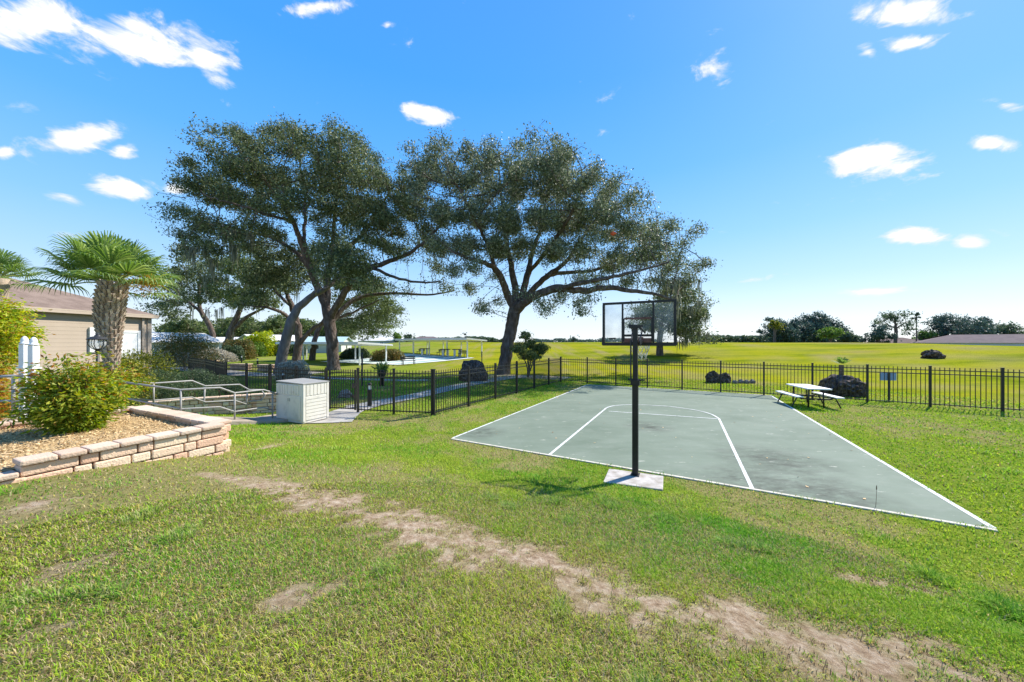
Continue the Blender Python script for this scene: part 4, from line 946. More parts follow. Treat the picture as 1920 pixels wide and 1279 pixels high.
    tree('crape_myrtle', 'small round multi-stemmed tree by the fence corner, right of the silvery oak trunk', st, sub_lobes([(975,655,12),(993,651,13),(1010,657,12),(985,663,10),(1003,665,10)], Y, .8, 993, 40, 2), 700, .10, 26, .13, 'oak3', 'stem', step=.16, dk=.16, di=2, cl=(.12, 6), padr=2.3, stray=.3, tip=.006, group=None)
build_shrubs()
# ------------------------------------------------------------------ palms
def fan_frond(Vs, Fs, o, base, dirv, plen, fan, segs, pet, droop=.35):
    dirv = Vector(dirv).normalized(); side = dirv.cross(Vector((0,0,1))); side = side.normalized() if side.length > .01 else Vector((1,0,0)); nrm = side.cross(dirv)
    tip = Vector(base)+dirv*plen-Vector((0,0,1))*plen*.12
    pet.tube([base, Vector(base)+dirv*plen*.5, tip], [.028, .018, .012], 5)
    for k in range(segs):
        a = -2.05+4.1*k/(segs-1); ln = fan*(.62+.38*math.cos(a*.62))*random.uniform(.9, 1.05)
        d = (dirv*math.cos(a)+side*math.sin(a)+nrm*(.25-.30*abs(a)/2)).normalized(); w = .021*fan/.9
        sd_ = d.cross(nrm).normalized()
        p0 = tip; p1 = tip+d*ln*.55+nrm*.02; p2 = tip+d*ln*.85-Vector((0,0,1))*droop*ln*.18; p3 = tip+d*ln-Vector((0,0,1))*droop*ln*.55
        fold = nrm*w*.5*(1 if k % 2 else -1)
        for q in (p0-sd_*.006, p0+sd_*.006, p1+sd_*w+fold, p1-sd_*w-fold, p2+sd_*w*.6, p2-sd_*w*.6, p3): Vs.append(tuple(q))
        Fs += [(o, o+1, o+2, o+3), (o+3, o+2, o+4, o+5), (o+5, o+4, o+6, o+6)]; o += 7
    return o
def palm(label, base, top, r0, r1, nf, plen, fan, segs, boots=True, fruit=None):
    base = np.array(base, float); top = np.array(top, float)
    t = thing('fan_palm', label, 'palm tree', base, 'fan palms')
    mb = MB(); ax = top-base; H = np.linalg.norm(ax); n = 14
    pts = [base+ax*i/n+np.array((.06*math.sin(i*.5), 0, 0)) for i in range(n+1)]; rad = [r0+(r1-r0)*ss(.22, .72, i/n)*(1-.25*ss(.85, 1, i/n)) for i in range(n+1)]
    mb.tube(pts, rad, 14); tk = obj('trunk', mb, M['boot'], t, smooth=True)
    if boots:
        bm_ = MB(); rows = 26
        for i in range(rows):
            f = .16+.84*i/rows; k = 9
            p = base+ax*f+np.array((.06*math.sin(f*n*.5), 0, 0)); rr = np.interp(f, np.linspace(0, 1, n+1), rad)
            for j in range(k):
                a = 6.2832*(j+.5*(i % 2))/k+random.uniform(-.06, .06); d = Vector((math.cos(a), math.sin(a), 0)); s = Vector((-math.sin(a), math.cos(a), 0)); lng = .15+.14*f
                for sg in (-1, 1):                                   # split leaf base: a leaning V of two flat stubs
                    q0 = Vector(p)+d*rr*.9+s*sg*.015-Vector((0,0,.05)); q1 = Vector(p)+d*(rr+.02+.07*f)+s*sg*(.03+.20*rr)+Vector((0,0,lng*.75))
                    bm_.bar(q0, q1, .05*(.7+.5*f), .022, d)
        obj('boots', bm_, M['boot'], tk)
    Vs = []; Fs = []; pet = MB(); o = 0
    for i in range(nf):
        a = i*2.39996; el = 1.35-1.5*(i/nf)**1.1+random.uniform(-.12, .12)
        d = (math.cos(a)*math.cos(el), math.sin(a)*math.cos(el), math.sin(el))
        o = fan_frond(Vs, Fs, o, Vector(top)+Vector(d)*.12, d, plen*random.uniform(.8, 1.1), fan*random.uniform(.85, 1.1), segs, pet, .35+.35*(i/nf))
    me = bpy.data.meshes.new('fronds'); me.from_pydata(Vs, [], [f if f[2] != f[3] else f[:3] for f in Fs]); me.update()
    obj('fronds', me, M['palm'], t); obj('leaf_stalks', pet, M['petiole'], t)
    if fruit is not None:
        C = np.array(fruit)+RNG.normal(size=(900, 3))*np.array((.22, .18, .15)); V, F = leaf_quads(C, RNG.uniform(.02, .06, len(C)), .5); obj('fruit_cluster', np_mesh('fruit_cluster', V, F), M['fruit'], t)
    return t
Yp = 9.6
palm('large sabal fan palm with a criss-cross booted trunk, in front of the beige building', (X(203,Yp), Yp, .8), P(212, 530, Yp), .11, .235, 36, .78, .80, 34, True, P(266, 533, Yp-.25))
palm('second fan palm at the left edge, half hidden behind the yellow nandina', (X(-8,10.4), 10.4, .8), P(0, 520, 10.4), .14, .18, 20, .42, .55, 26, False)
def cycad(label, px, py_top, Y, zb, n=15, ln=.46):
    b = np.array((X(px, Y), Y, zb)); t = thing('young_palm', label, 'palm tree', b); mb = MB(); H = P(px, py_top, Y)[2]-zb
    mb.tube([b, b+np.array((.02,0,H*.55))], [.10, .08], 9); obj('trunk', mb, M['stem'], t)
    Vs = []; Fs = []; o = 0
    for i in range(n):
        a = i*2.4; el = random.uniform(.55, 1.35); d = Vector((math.cos(a)*math.cos(el), math.sin(a)*math.cos(el), math.sin(el))); s = d.cross(Vector((0,0,1))).normalized(); p = Vector(b)+Vector((.02,0,H*.55))
        for k in range(16):
            f = .2+.8*k/15; c = p+d*ln*f-Vector((0,0,1))*.22*f*f*ln
            for sg in (-1, 1):
                e = c+(s*sg+d*.8).normalized()*.2*(1.1-f*.7)
                for q in (c, c+d*.025, e): Vs.append(tuple(q))
                Fs.append((o, o+1, o+2)); o += 3
    me = bpy.data.meshes.new('fronds'); me.from_pydata(Vs, [], Fs); me.update(); obj('fronds', me, M['palm'], t)
# ------------------------------------------------------------------ rocks
def rock_mesh(c, rad, seed, rough=.35, sub=4):
    bm = bmesh.new(); bmesh.ops.create_icosphere(bm, subdivisions=sub, radius=1)
    off = seed*3.7
    for v in bm.verts:
        p = v.co.copy(); n = fbm(np.array(p.x*1.6+off), np.array(p.y*1.6+p.z*2.1), seed, 4)+.5*fbm(np.array(p.x*5+off), np.array(p.z*5+p.y*4), seed+3, 3)
        s = 1+rough*(float(n)-.75); v.co = Vector((c[0]+p.x*s*rad[0], c[1]+p.y*s*rad[1], c[2]+p.z*s*rad[2]))
    me = bpy.data.meshes.new('rock'); bm.to_mesh(me); bm.free(); return me
def rock(label, px, pyb, Y, hw, hh, seed, m='rock', name='boulder', rough=.6, group='lava rocks and boulders'):
    x = X(px, Y); z = Tz(x, Y); w = hw/FPX*Y; h = hh/FPX*Y
    return single(name, rock_mesh((x, Y, z+h*.35), (w, w*.8, h*.8), seed, rough), M[m], label, 'rock', group, loc=(x, Y, z))
def build_rocks():
    rock('big dark pointed boulder behind the side fence, left of the silvery oak trunk', 888, 0, 21.5, 27, 33, 4, rough=.5)
    rock('long pile of grey black lava rock behind the picnic table, under the young palm', 1581, 0, 15.6, 36, 31, 7, rough=.8)
    rock('small dark lava rock behind the fence, left one of a pair beyond the court', 1337, 0, 20.5, 12, 19, 9, rough=.8)
    rock('small dark lava rock behind the fence, right one of a pair beyond the court', 1359, 0, 20.4, 12, 16, 10, rough=.8)
    rock('dark rock lying alone out in the yellow field at right', 1748, 0, 31, 15, 13, 12, rough=.8)
    rock('grey stone by the walk just inside the gate', 648, 0, 15, 13, 12, 14, 'greyrock', rough=.8)
    rock('pale stone on the lawn by the leaning trunk', 512, 0, 30, 6, 7, 15, 'greyrock')
    cycad('young palm sprouting from the top of the lava rock pile', 1577, 664, 15.7, P(1577, 705, 15.7)[2]-.1)
    for i, (px, Y, lb) in enumerate(((1378,20.0,'tan stone nearest the dark rock pair beyond the fence'), (1389,20.1,'tan stone second right of the dark rock pair'), (1400,20.0,'tan stone third right of the dark rock pair'), (1411,20.1,'tan stone farthest right of the dark rock pair'))):
        rock(lb, px, 0, Y, 5, 6, 20+i, 'greyrock', 'edging_stone', group='tan edging stones beyond the fence')
build_rocks()
# ------------------------------------------------------------------ picnic table
def build_table():
    o = np.array((11.35, 13.1)); z0 = Tz(*o); a = math.atan2(-.30, .95)   # long axis of the tops runs away from the camera
    lx = Vector((math.cos(a), math.sin(a), 0)); ly = Vector((-math.sin(a)*1, math.cos(a), 0)); B = Vector((o[0], o[1], z0)); up = Vector((0,0,1))
    # long axis so that both benches sit left and right of the top in view
    la = Vector((.25, .97, 0)).normalized(); sa = Vector((la.y, -la.x, 0))
    t = thing('picnic_table', 'white topped picnic table with two attached benches, on the grass by the fence', 'picnic table', B)
    L_ = 1.5
    def plank(w, off, z, th=.045):
        mb = MB(); c = B+sa*off+up*z; mb.slab([c-la*L_/2-sa*w/2, c-la*L_/2+sa*w/2, c+la*L_/2+sa*w/2, c+la*L_/2-sa*w/2], c.z-th, c.z); return mb
    obj('tabletop', plank(.76, 0, .74), M['white'], t, .012)
    for s in (-1, 1): obj('bench', plank(.26, s*.62, .44), M['white'], t, .012)
    for e in (-1, 1):
        c = B+la*e*.52
        for s in (-1, 1):
            mb = MB(); mb.tube([c+sa*s*.22+up*.70, c+sa*s*.24+up*.02], .026, 8); obj('leg', mb, M['black'], t, smooth=True)
            mb = MB(); mb.tube(catmull([c+sa*s*.05+up*.30, c+sa*s*.42+up*.34, c+sa*s*.62+up*.40], 4), .022, 8)
            mb.tube(catmull([c+sa*s*.58+up*.40, c+sa*s*.68+up*.2, c+sa*s*.76+up*.02], 4), .022, 8); obj('bench_leg', mb, M['black'], t, smooth=True)
        mb = MB(); mb.tube([c-sa*.5+up*.33, c+sa*.5+up*.33], .022, 8); mb.tube([c-sa*.3+up*.69, c+sa*.3+up*.69], .02, 8); obj('crossbar', mb, M['black'], t)
build_table()
# ------------------------------------------------------------------ storage box
def build_shed():
    f = P(568, 792, 9.95); l = P(517, 784, 10.45); r = P(618, 790, 10.75); z0 = min(f[2], .12); H = 1.14
    f, l, r = f[:2], l[:2], r[:2]; b = l+r-f
    ce = (f+l+r+b)/4; t = thing('storage_box', 'weathered beige resin storage box with a grey lid on the grass beside the gate', 'storage box', (*ce, z0))
    sh = lambda s: [tuple(ce+(p-ce)*s) for p in (f, r, b, l)]
    mb = MB(); mb.slab(sh(.96), z0-.05, z0+H-.05); bd = obj('body', mb, M['resin'], t, .015)
    mb = MB(); mb.slab(sh(1.0), [z0+H-.055, z0+H-.055, z0+H-.02, z0+H-.02], [z0+H-.02, z0+H-.02, z0+H+.02, z0+H+.02]); obj('lid', mb, M['resinlid'], t, .01)
    # end panel: corner pilasters, vertical boards above, horizontal laps below
    def face(p, q, kind):
        p, q = ce+(p-ce)*.962, ce+(q-ce)*.962; d = q-p; L_ = np.linalg.norm(d); d = d/L_; n = np.array((d[1], -d[0])); mb = MB()
        def pl(x0, x1, za, zb_, th):
            a = p+d*x0; e = p+d*x1; mb.slab([tuple(a), tuple(a+n*th), tuple(e+n*th), tuple(e)][::-1], z0+za, z0+zb_)
        pl(0, .07, 0, H-.06, .016); pl(L_-.07, L_, 0, H-.06, .016)
        if kind == 'lap':
            k = 5; x0 = .10
            while x0 < L_-.12: pl(x0, min(x0+.098, L_-.085), H*.66, H-.08, .014); x0 += .118
            for j in range(7): pl(.085, L_-.085, .03+j*.101, .03+j*.101+.086, .016)
        else:
            w = (L_-.16)/2
            for s in (0, 1):
                a0 = .08+s*w+.008; 
                pl(a0, a0+w-.016, .04, H*.65, .020); x0 = a0
                while x0 < a0+w-.09: pl(x0, x0+.088, H*.68, H-.08, .020); x0 += .108
            pl(.08+w-.012, .08+w+.012, .03, H-.07, .014)
        return mb
    obj('lapped_end', face(f, r, 'lap'), M['resin'], bd, .003); obj('door_panel', face(l, f, 'door'), M['resin'], bd, .003)
    mb = MB(); 
    for s in (.47, .53): q = l+(f-l)*s; mb.box((*((q-ce)*.99+ce), z0+.62), (.03,.03,.10)); 
    obj('handle', mb, M['resinlid'], bd, .004)
build_shed()
# ------------------------------------------------------------------ ramp and rails
def build_ramp():
    c = [(-6.95,11.2,.08), (-7.4,10.2,.12), (-7.9,9.2,.36), (-8.35,8.6,.60), (-8.9,7.8,.84), (-9.3,7.0,.92), (-9.9,5.9,.96)]
    mb = MB(); rows = []
    for i, p in enumerate(c):
        a = np.array(c[max(i-1, 0)][:2]); b = np.array(c[min(i+1, len(c)-1)][:2]); d = (b-a)/np.linalg.norm(b-a); n = np.array((-d[1], d[0]))
        rows.append(((p[0]+n[0]*.6, p[1]+n[1]*.6, p[2]), (p[0]-n[0]*.6, p[1]-n[1]*.6, p[2])))
    for i in range(len(rows)-1): mb.poly([rows[i][0], rows[i][1], rows[i+1][1], rows[i+1][0]]); mb.poly([rows[i][1], (*rows[i][1][:2], -.1), (*rows[i+1][1][:2], -.1), rows[i+1][1]]); mb.poly([(*rows[i][0][:2], -.1), rows[i][0], rows[i+1][0], (*rows[i+1][0][:2], -.1)])
    struct('ramp', mb, M['dirt'])
    def rail(label, top, lower, posts, foot):
        t = thing('handrail', label, 'handrail', posts[0][1], 'galvanised pipe handrails of the ramp')
        mb = MB(); mb.tube(top, .024, 8); obj('top_rail', mb, M['galv'], t, smooth=True)
        mb = MB(); mb.tube(lower, .020, 8); obj('lower_rail', mb, M['galv'], t, smooth=True)
        for a, b in posts:
            mb = MB(); mb.tube([a, b], .022, 8); obj('post', mb, M['galv'], t, smooth=True)
    def Q(px, py, Y): return P(px, py, Y)
    # near rail
    top = [Q(226,716,7.9), Q(339,731,8.5), Q(412,727,9.0), Q(440,737,9.35), Q(494,731,10.05), Q(520,739,10.4)]
    low = [Q(226,745,7.9), Q(339,767,8.5), Q(412,763,9.0), Q(440,772,9.35), Q(494,764,10.05), Q(511,769,10.35)]
    rail('near galvanised pipe handrail of the ramp, ending at the storage box', top, low, [(top[1], Q(339,790,8.5)), (top[3], Q(440,796,9.35)), (Q(511,738,10.35), Q(511,786,10.35))], None)
    top = [Q(226,711,8.9), Q(288,719,9.2), Q(360,714,10.2), Q(385,724,10.4), Q(449,721,11.2), Q(467,731,11.35), Q(490,731,11.6), Q(497,741,11.6), Q(490,751,11.6), Q(465,753,11.35)]
    low = [Q(226,746,8.9), Q(288,751,9.2), Q(360,745,10.2), Q(385,754,10.4), Q(440,751,11.1), Q(462,758,11.3)]
    rail('far galvanised pipe handrail of the ramp with a looped end, beside the paver retaining wall', top, low, [(top[1], Q(288,765,9.2)), (Q(384,724,10.4), Q(382,777,10.4)), (Q(464,731,11.35), Q(461,775,11.35))], None)
    top = [Q(-40,708,5.75), Q(25,705,5.8), Q(66,705,5.9), Q(95,702,6.4)]; low = [Q(-40,752,5.75), Q(25,752,5.8), Q(62,751,5.9), Q(95,742,6.4)]
    rail('short galvanised handrail at the left edge behind the planter, by the white posts', top, low, [(top[1], Q(25,800,5.8)), (top[3], Q(95,780,6.4))], None)
build_ramp()
def build_white_posts():
    for px, Y, w, lb in ((46, 6.15, .095, 'left one of two white vinyl fence posts with rounded caps, in the nandina'), (63, 6.0, .095, 'right one of two white vinyl fence posts with rounded caps, in the nandina')):
        x = X(px, Y); zb = .92; zt = P(px, 648 if px > 50 else 646, Y)[2]
        t = thing('vinyl_post', lb, 'post', (x, Y, zb), 'white vinyl posts by the planter')
        mb = MB(); mb.box((x, Y, (zb+zt)/2), (w, w, zt-zb)); 
        obj('shaft', mb, M['vinyl'], t, .012)
        mb = MB(); mb.lathe((x, Y, zt), [(w*.62, 0), (w*.62, .03), (w*.46, .035), (w*.5, .07), (w*.4, .11), (w*.2, .14), (.005, .15)], 16); obj('cap', mb, M['vinyl'], t, smooth=True)
        for z in (.35, .7, 1.05): 
            mb = MB(); mb.box((x, Y, zb+z), (w+.03, w+.03, .03)); obj('collar', mb, M['vinyl'], t, .004)
build_white_posts()
def build_lantern():
    Y = 8.2; x = X(183, Y); zc = P(183, 645, Y)[2]; t = thing('post_lantern', 'black carriage style post lantern with clear panes in front of the palm trunk', 'lamp', (x, Y, .85))
    mb = MB(); mb.tube([(x, Y, .85), (x, Y, zc-.16)], .03, 10); mb.lathe((x, Y, zc-.2), [(.03,0),(.055,.02),(.035,.05),(.075,.075),(.09,.09)], 14); obj('post', mb, M['dark'], t, smooth=True)
    mb = MB()
    for k in range(6):
        a = k*math.pi/3; r0, r1, r2 = .085, .15, .135; c_, s_ = math.cos(a), math.sin(a)
        mb.tube([(x+c_*r0, Y+s_*r0, zc-.11), (x+c_*r1, Y+s_*r1, zc-.02), (x+c_*r1, Y+s_*r1, zc+.04), (x+c_*r2, Y+s_*r2, zc+.10)], .008, 5)
    mb.lathe((x, Y, zc+.10), [(.18,0),(.185,.015),(.11,.07),(.06,.085),(.05,.11),(.025,.12),(.02,.15),(.005,.17)], 18); obj('frame', mb, M['dark'], t)
    mb = MB(); mb.lathe((x, Y, zc), [(.08,-.11),(.142,-.02),(.142,.04),(.128,.10)], 12); obj('glass', mb, M['glass'], t, smooth=True)
build_lantern()
def bollard(label, px, Y, h=.92, r=.075):
    x = X(px, Y); z = Tz(x, Y); t = thing('bollard_light', label, 'bollard light', (x, Y, z), 'black bollard lights on the lawns')
    mb = MB(); mb.lathe((x, Y, z-.05), [(r,0),(r,h*.75)], 16); obj('post', mb, M['black'], t)
    mb = MB(); mb.lathe((x, Y, z+h*.70), [(r*.7,0),(r*.7,h*.17)], 16); obj('lamp', mb, M['white'], t)
    mb = MB(); mb.lathe((x, Y, z+h*.87), [(r,0),(r,.04),(r*.5,.09)], 16); obj('cap', mb, M['black'], t)
bollard('black bollard light beside the walk just inside the fence, right of the gate', 693.5, 12.9)
bollard('black bollard light behind the fence, above the storage box', 531, 18.5)
bollard('black bollard light with a pale head on the lawn near the leaning trunk', 483, 33)
bollard('small black bollard light beside the round shrub on the far lawn', 453, 40)
bollard('black bollard light by the beige building corner', 294, 24)
# ------------------------------------------------------------------ beige building
def build_clubhouse():
    d = Vector((.1317, .9913, 0)); n = Vector((.9913, -.1317, 0)); c1 = Vector((-17.47, 16.5, 0)); L_ = 12; zb, ze = .2, 3.71
    c0 = c1-d*L_; W = 9
    t = thing('clubhouse', 'beige lap sided building with a brown shingled hip roof behind the palm', 'building', c1)
    q = [c0, c1, c1-n*W, c0-n*W]
    mb = MB(); mb.slab(q, zb, ze); obj('wall', mb, M['siding'], t)
    ov = .2; e = [c0-d*ov+n*ov, c1+d*ov+n*ov, c1+d*ov-n*(W+ov), c0-d*ov-n*(W+ov)]; zr = ze+1.95
    r0 = c0-n*W/2+d*W*.42; r1 = c1-n*W/2-d*W*.42
    mb = MB(); E = [Vector((p.x, p.y, ze+.02)) for p in e]; R0 = Vector((r0.x, r0.y, zr)); R1 = Vector((r1.x, r1.y, zr))
    mb.poly([E[0], E[1], R1, R0]); mb.poly([E[1], E[2], R1]); mb.poly([E[2], E[3], R0, R1]); mb.poly([E[3], E[0], R0]); mb.poly(E[::-1]); rf = obj('roof', mb, M['shingle'], t)
    mb = MB()
    for a, b in ((0,1),(1,2),(2,3),(3,0)): mb.bar(E[a]+Vector((0,0,-.07)), E[b]+Vector((0,0,-.07)), .04, .16)
    obj('fascia', mb, M['siding'], rf)
    mb = MB(); mb.box(c1+n*.012-d*.06+Vector((0,0,(zb+ze)/2)), (.05,.16,ze-zb), math.atan2(d.y, d.x)-math.pi/2); mb.bar(c1+n*.06-d*.35+Vector((0,0,.3)), c1+n*.06-d*.35+Vector((0,0,ze-.1)), .09, .07); obj('corner_trim', mb, M['siding'], t)
    def opening(s, w, za, zb_, m, nm, lb=None):
        p = c1-d*s; mb = MB(); mb.bar(p-d*w/2+n*.03+Vector((0,0,(za+zb_)/2)), p+d*w/2+n*.03+Vector((0,0,(za+zb_)/2)), .05, zb_-za); o = obj(nm, mb, M[m], t)
        f = MB()
        for s2 in (-1, 1): f.bar(p+d*s2*(w/2+.05)+n*.035+Vector((0,0,za)), p+d*s2*(w/2+.05)+n*.035+Vector((0,0,zb_+.1)), .08, .10, tuple(d))
        f.bar(p-d*(w/2)+n*.035+Vector((0,0,zb_+.05)), p+d*(w/2)+n*.035+Vector((0,0,zb_+.05)), .08, .10); obj('trim', f, M['white'], o)
    opening(.86, .62, .9, 2.86, 'white', 'door'); opening(1.95, .30, 2.0, 2.95, 'white', 'shutter')
    # vented ridge piece on the near roof
    mb = MB(); p = c0-n*2.4+d*6.2; mb.bar(p+Vector((0,0,zr-.75)), p+d*2.2+Vector((0,0,zr-.75)), 1.2, .5); obj('roof_vent', mb, M['shingle'], rf, .05)
build_clubhouse()
# ------------------------------------------------------------------ houses
def house(label, px, Y, w, dp, wallh, roofh, rot, wall, roof, gable=True, nwin=3, name='house', zb=None, carport=False):
    x = X(px, Y); z = (Tz(x, Y) if zb is None else zb); t = thing(name, label, 'house', (x, Y, z), 'houses beyond the lawns'); ca, sa = math.cos(rot), math.sin(rot)
    def L(u, v, h): return (x+u*ca-v*sa, Y+u*sa+v*ca, z+h)
    mb = MB(); hx, hy = w/2, dp/2
    mb.slab([L(-hx,-hy,0), L(hx,-hy,0), L(hx,hy,0), L(-hx,hy,0)], z-.4, z+wallh)
    if gable:
        for u in (-hx+.002, hx-.002): mb.poly([L(u,-hy,wallh), L(u,hy,wallh), L(u,0,wallh+roofh*.95)])
    obj('wall', mb, M[wall], t)
    o = .45; mb = MB(); th = .12
    if gable:
        for s in (-1, 1):
            a = [L(-hx-o, s*(hy+o), wallh-.05), L(hx+o, s*(hy+o), wallh-.05), L(hx+o, 0, wallh+roofh), L(-hx-o, 0, wallh+roofh)]
            b = [(p[0], p[1], p[2]+th) for p in a]; mb.add(a+b, [(0,1,2,3),(7,6,5,4),(0,4,5,1),(1,5,6,2),(2,6,7,3),(3,7,4,0)])
    else:
        E = [L(-hx-o,-hy-o,wallh), L(hx+o,-hy-o,wallh), L(hx+o,hy+o,wallh), L(-hx-o,hy+o,wallh)]; k = max(hx-hy, .1); A, B = L(-k,0,wallh+roofh), L(k,0,wallh+roofh)
        mb.poly([E[0],E[1],B,A]); mb.poly([E[1],E[2],B]); mb.poly([E[2],E[3],A,B]); mb.poly([E[3],E[0],A]); mb.poly(E[::-1])
    obj('roof', mb, M[roof], t)
    for i in range(nwin):
        u = -hx+w*(i+.5)/nwin; m_ = MB(); a = .55; m_.slab([L(u-a,-hy-.04,0), L(u+a,-hy-.04,0), L(u+a,-hy+.02,0), L(u-a,-hy+.02,0)], z+.9, z+2.0); wn = obj('window', m_, M['glassd'], t)
        f = MB()
        for (u0, u1, z0, z1) in ((-a-.1,-a,.8,2.1),(a,a+.1,.8,2.1),(-a,a,2.0,2.1),(-a,a,.8,.9),(-.03,.03,.9,2.0)): f.slab([L(u+u0,-hy-.07,0), L(u+u1,-hy-.07,0), L(u+u1,-hy+.01,0), L(u+u0,-hy+.01,0)], z+z0, z+z1)
        obj('window_frame', f, M['white'], wn)
    for s in (-1, 1):
        g = MB(); u = s*(hx-.015)
        if gable: 
            a = .5; g.slab([L(u+s*.03, -a, 0), L(u-s*.02, -a, 0), L(u-s*.02, a, 0), L(u+s*.03, a, 0)][::s], z+.9, z+2.0); obj('window', g, M['glassd'], t)
    return t
house('pale gabled house right of the beige building corner, at far left', 318, 52, 8, 9, 2.5, 1.4, R(70), 'housew', 'whiteroof', True, 2)
house('long white roofed carport house behind the leaning oak trunks', 428, 78, 20, 8, 2.5, .9, R(6), 'housew', 'whiteroof', True, 5)
house('pale blue white roofed house behind the yellow leaved tree', 508, 74, 9, 8, 2.6, 1.3, R(60), 'houseb', 'whiteroof', True, 3)
house('teal roofed house behind the shuffleboard canopy', 590, 80, 14, 8, 2.4, 1.2, R(10), 'housew', 'tealroof', True, 4)
house('far grey roofed house left of the round light green tree', 722, 125, 16, 9, 2.6, 1.8, R(5), 'housew', 'whiteroof', False, 3, zb=.4)
house('far low grey house amid the horizon tree belt', 800, 128, 14, 9, 2.6, 1.6, R(0), 'housew', 'farroof', False, 3, zb=.4)
house('long mauve shingled house at the right edge beyond the field crest', 1868, 78, 24, 11, 2.9, 1.95, R(-45), 'houseb', 'farroof', False, 5, zb=-.6)
house('second mauve roofed house, left of the long one beyond the crest', 1765, 95, 13, 10, 2.6, 1.9, R(-40), 'housew', 'farroof', False, 3, zb=-.2)
house('small brown roof peeking over the crest below the sparse tall tree', 1678, 98, 12, 9, 2.5, 1.6, R(-35), 'housew', 'shingle', False, 3, zb=-.3)
# ------------------------------------------------------------------ shuffleboard
def canopy(label, p, q, w, h, npost, fm='white'):
    p = np.array(p, float); q = np.array(q, float); d = (q-p)/np.linalg.norm(q-p); n = np.array((-d[1], d[0])); L_ = np.linalg.norm(q-p); c = (p+q)/2; z = Tz(*c)
    t = thing('shade_canopy', label, 'canopy', (*c, z), 'white shade canopies of the shuffleboard courts')
    mb = MB(); o = .5; A = [p-d*o-n*(w/2+o), q+d*o-n*(w/2+o), q+d*o+n*(w/2+o), p-d*o+n*(w/2+o)]; mb.slab([tuple(a) for a in A], [z+h, z+h, z+h+.22, z+h+.22], [z+h+.16, z+h+.16, z+h+.42, z+h+.42]); obj('roof', mb, M['white'], t)
    mb = MB()
    for a, b, zz in ((A[0], A[1], 0), (A[2], A[3], .18)): mb.bar((*a, z+h+.04+zz), (*b, z+h+.04+zz), .06, .16)
    obj('fascia', mb, M[fm], t)
    for i in range(npost):
        for s in (-1, 1):
            b = p+d*L_*i/(npost-1)+n*s*w/2; mb = MB(); zz = Tz(*b); mb.box((*b, (zz-.1+z+h+.05)/2), (.13,.13,z+h+.05-zz+.1), math.atan2(d[1], d[0])); obj('post', mb, M['white'], t)
    return t
def build_shuffle():
    canopy('nearer white flat roofed canopy left of the shuffleboard lanes, partly behind the tall oak trunk', (X(700,37), 37), (X(552,47), 47), 3.2, 2.05, 4)
    canopy('farther low white canopy at the far side of the shuffleboard lanes, open field behind', (X(890,44), 44), (X(762,56), 56), 2.4, 1.95, 5)
    s0 = [(X(890,43),43), (X(745,35.5),35.5), (X(600,42),42), (X(735,56),56)]
    a, b, c, d = [np.array(p) for p in s0]
    def sheet(u0, u1, v0, v1, lift, k):
        mb = MB(); g = [[None]*(k+1) for _ in range(k+1)]
        for i in range(k+1):
            for j in range(k+1):
                u, v = u0+(u1-u0)*i/k, v0+(v1-v0)*j/k; p = (b*(1-u)+a*u)*(1-v)+(c*(1-u)+d*u)*v; g[i][j] = (p[0], p[1], Tz(*p)+lift)
        for i in range(k):
            for j in range(k): mb.poly([g[i][j], g[i+1][j], g[i+1][j+1], g[i][j+1]])
        return mb
    sl_ = struct('shuffleboard_slab', sheet(0, 1, 0, 1, .05, 24), M['slabw'])
    for i in range(6):
        f0 = (i+.3)/6; f1 = (i+.8)/6
        obj('shuffle_lane', sheet(.04, .96, f0, f1, .056, 24), M['lane'], sl_)
    def bench(label, px, Y, rz, w=1.5):
        x = X(px, Y); zz = Tz(x, Y)+.05; B = Vector((x, Y, zz)); u = Vector((math.cos(rz), math.sin(rz), 0)); v = Vector((-u.y, u.x, 0)); up = Vector((0,0,1))
        t = thing('park_bench', label, 'bench', B, 'dark benches by the shuffleboard lanes')
        mb = MB()
        for k in range(3): mb.bar(B-u*w/2+v*(-.15+.15*k)+up*.44, B+u*w/2+v*(-.15+.15*k)+up*.44, .13, .04)
        obj('seat', mb, M['dark'], t)
        mb = MB()
        for k in range(2): mb.bar(B-u*w/2+v*.25+up*(.62+.17*k), B+u*w/2+v*.25+up*(.62+.17*k), .04, .13)
        obj('backrest', mb, M['dark'], t)
        for s in (-1, 1):
            mb = MB(); c_ = B+u*s*(w/2-.2); mb.bar(c_-v*.18, c_-v*.18+up*.43, .05); mb.bar(c_+v*.22, c_+v*.25+up*.85, .05); mb.bar(c_-v*.2+up*.40, c_+v*.22+up*.40, .05); obj('leg', mb, M['dark'], t)
    bench('dark slatted bench at the near edge of the shuffleboard slab, seen just above the fence', 766, 35.5, R(35), 1.6)
    bench('dark bench under the far canopy, leftmost of the row', 788, 50, R(-40), 1.5)
    bench('dark bench under the far canopy, middle of the row', 826, 47.5, R(-40), 1.5)
    bench('dark bench under the far canopy, rightmost of the row', 867, 44.5, R(-40), 1.5)
    def score(label, px, Y):
        x = X(px, Y); zz = Tz(x, Y)+.05; t = thing('score_table', label, 'table', (x, Y, zz), 'small dark topped tables beside the lanes')
        mb = MB(); mb.box((x, Y, zz+.96), (1.2,.7,.10), .6); obj('tabletop', mb, M['dark'], t, .02)
        for s in (-1, 1):
            mb = MB(); mb.box((x+s*.35*math.cos(.6), Y+s*.35*math.sin(.6), zz+.46), (.09,.5,.92), .6); obj('leg', mb, M['white'], t)
    score('dark topped score table left of centre under the far canopy', 796, 48.6); score('dark topped score table right of centre under the far canopy', 835, 46)
    score('dark topped score table near the right end of the far canopy', 857, 45.2)
build_shuffle()
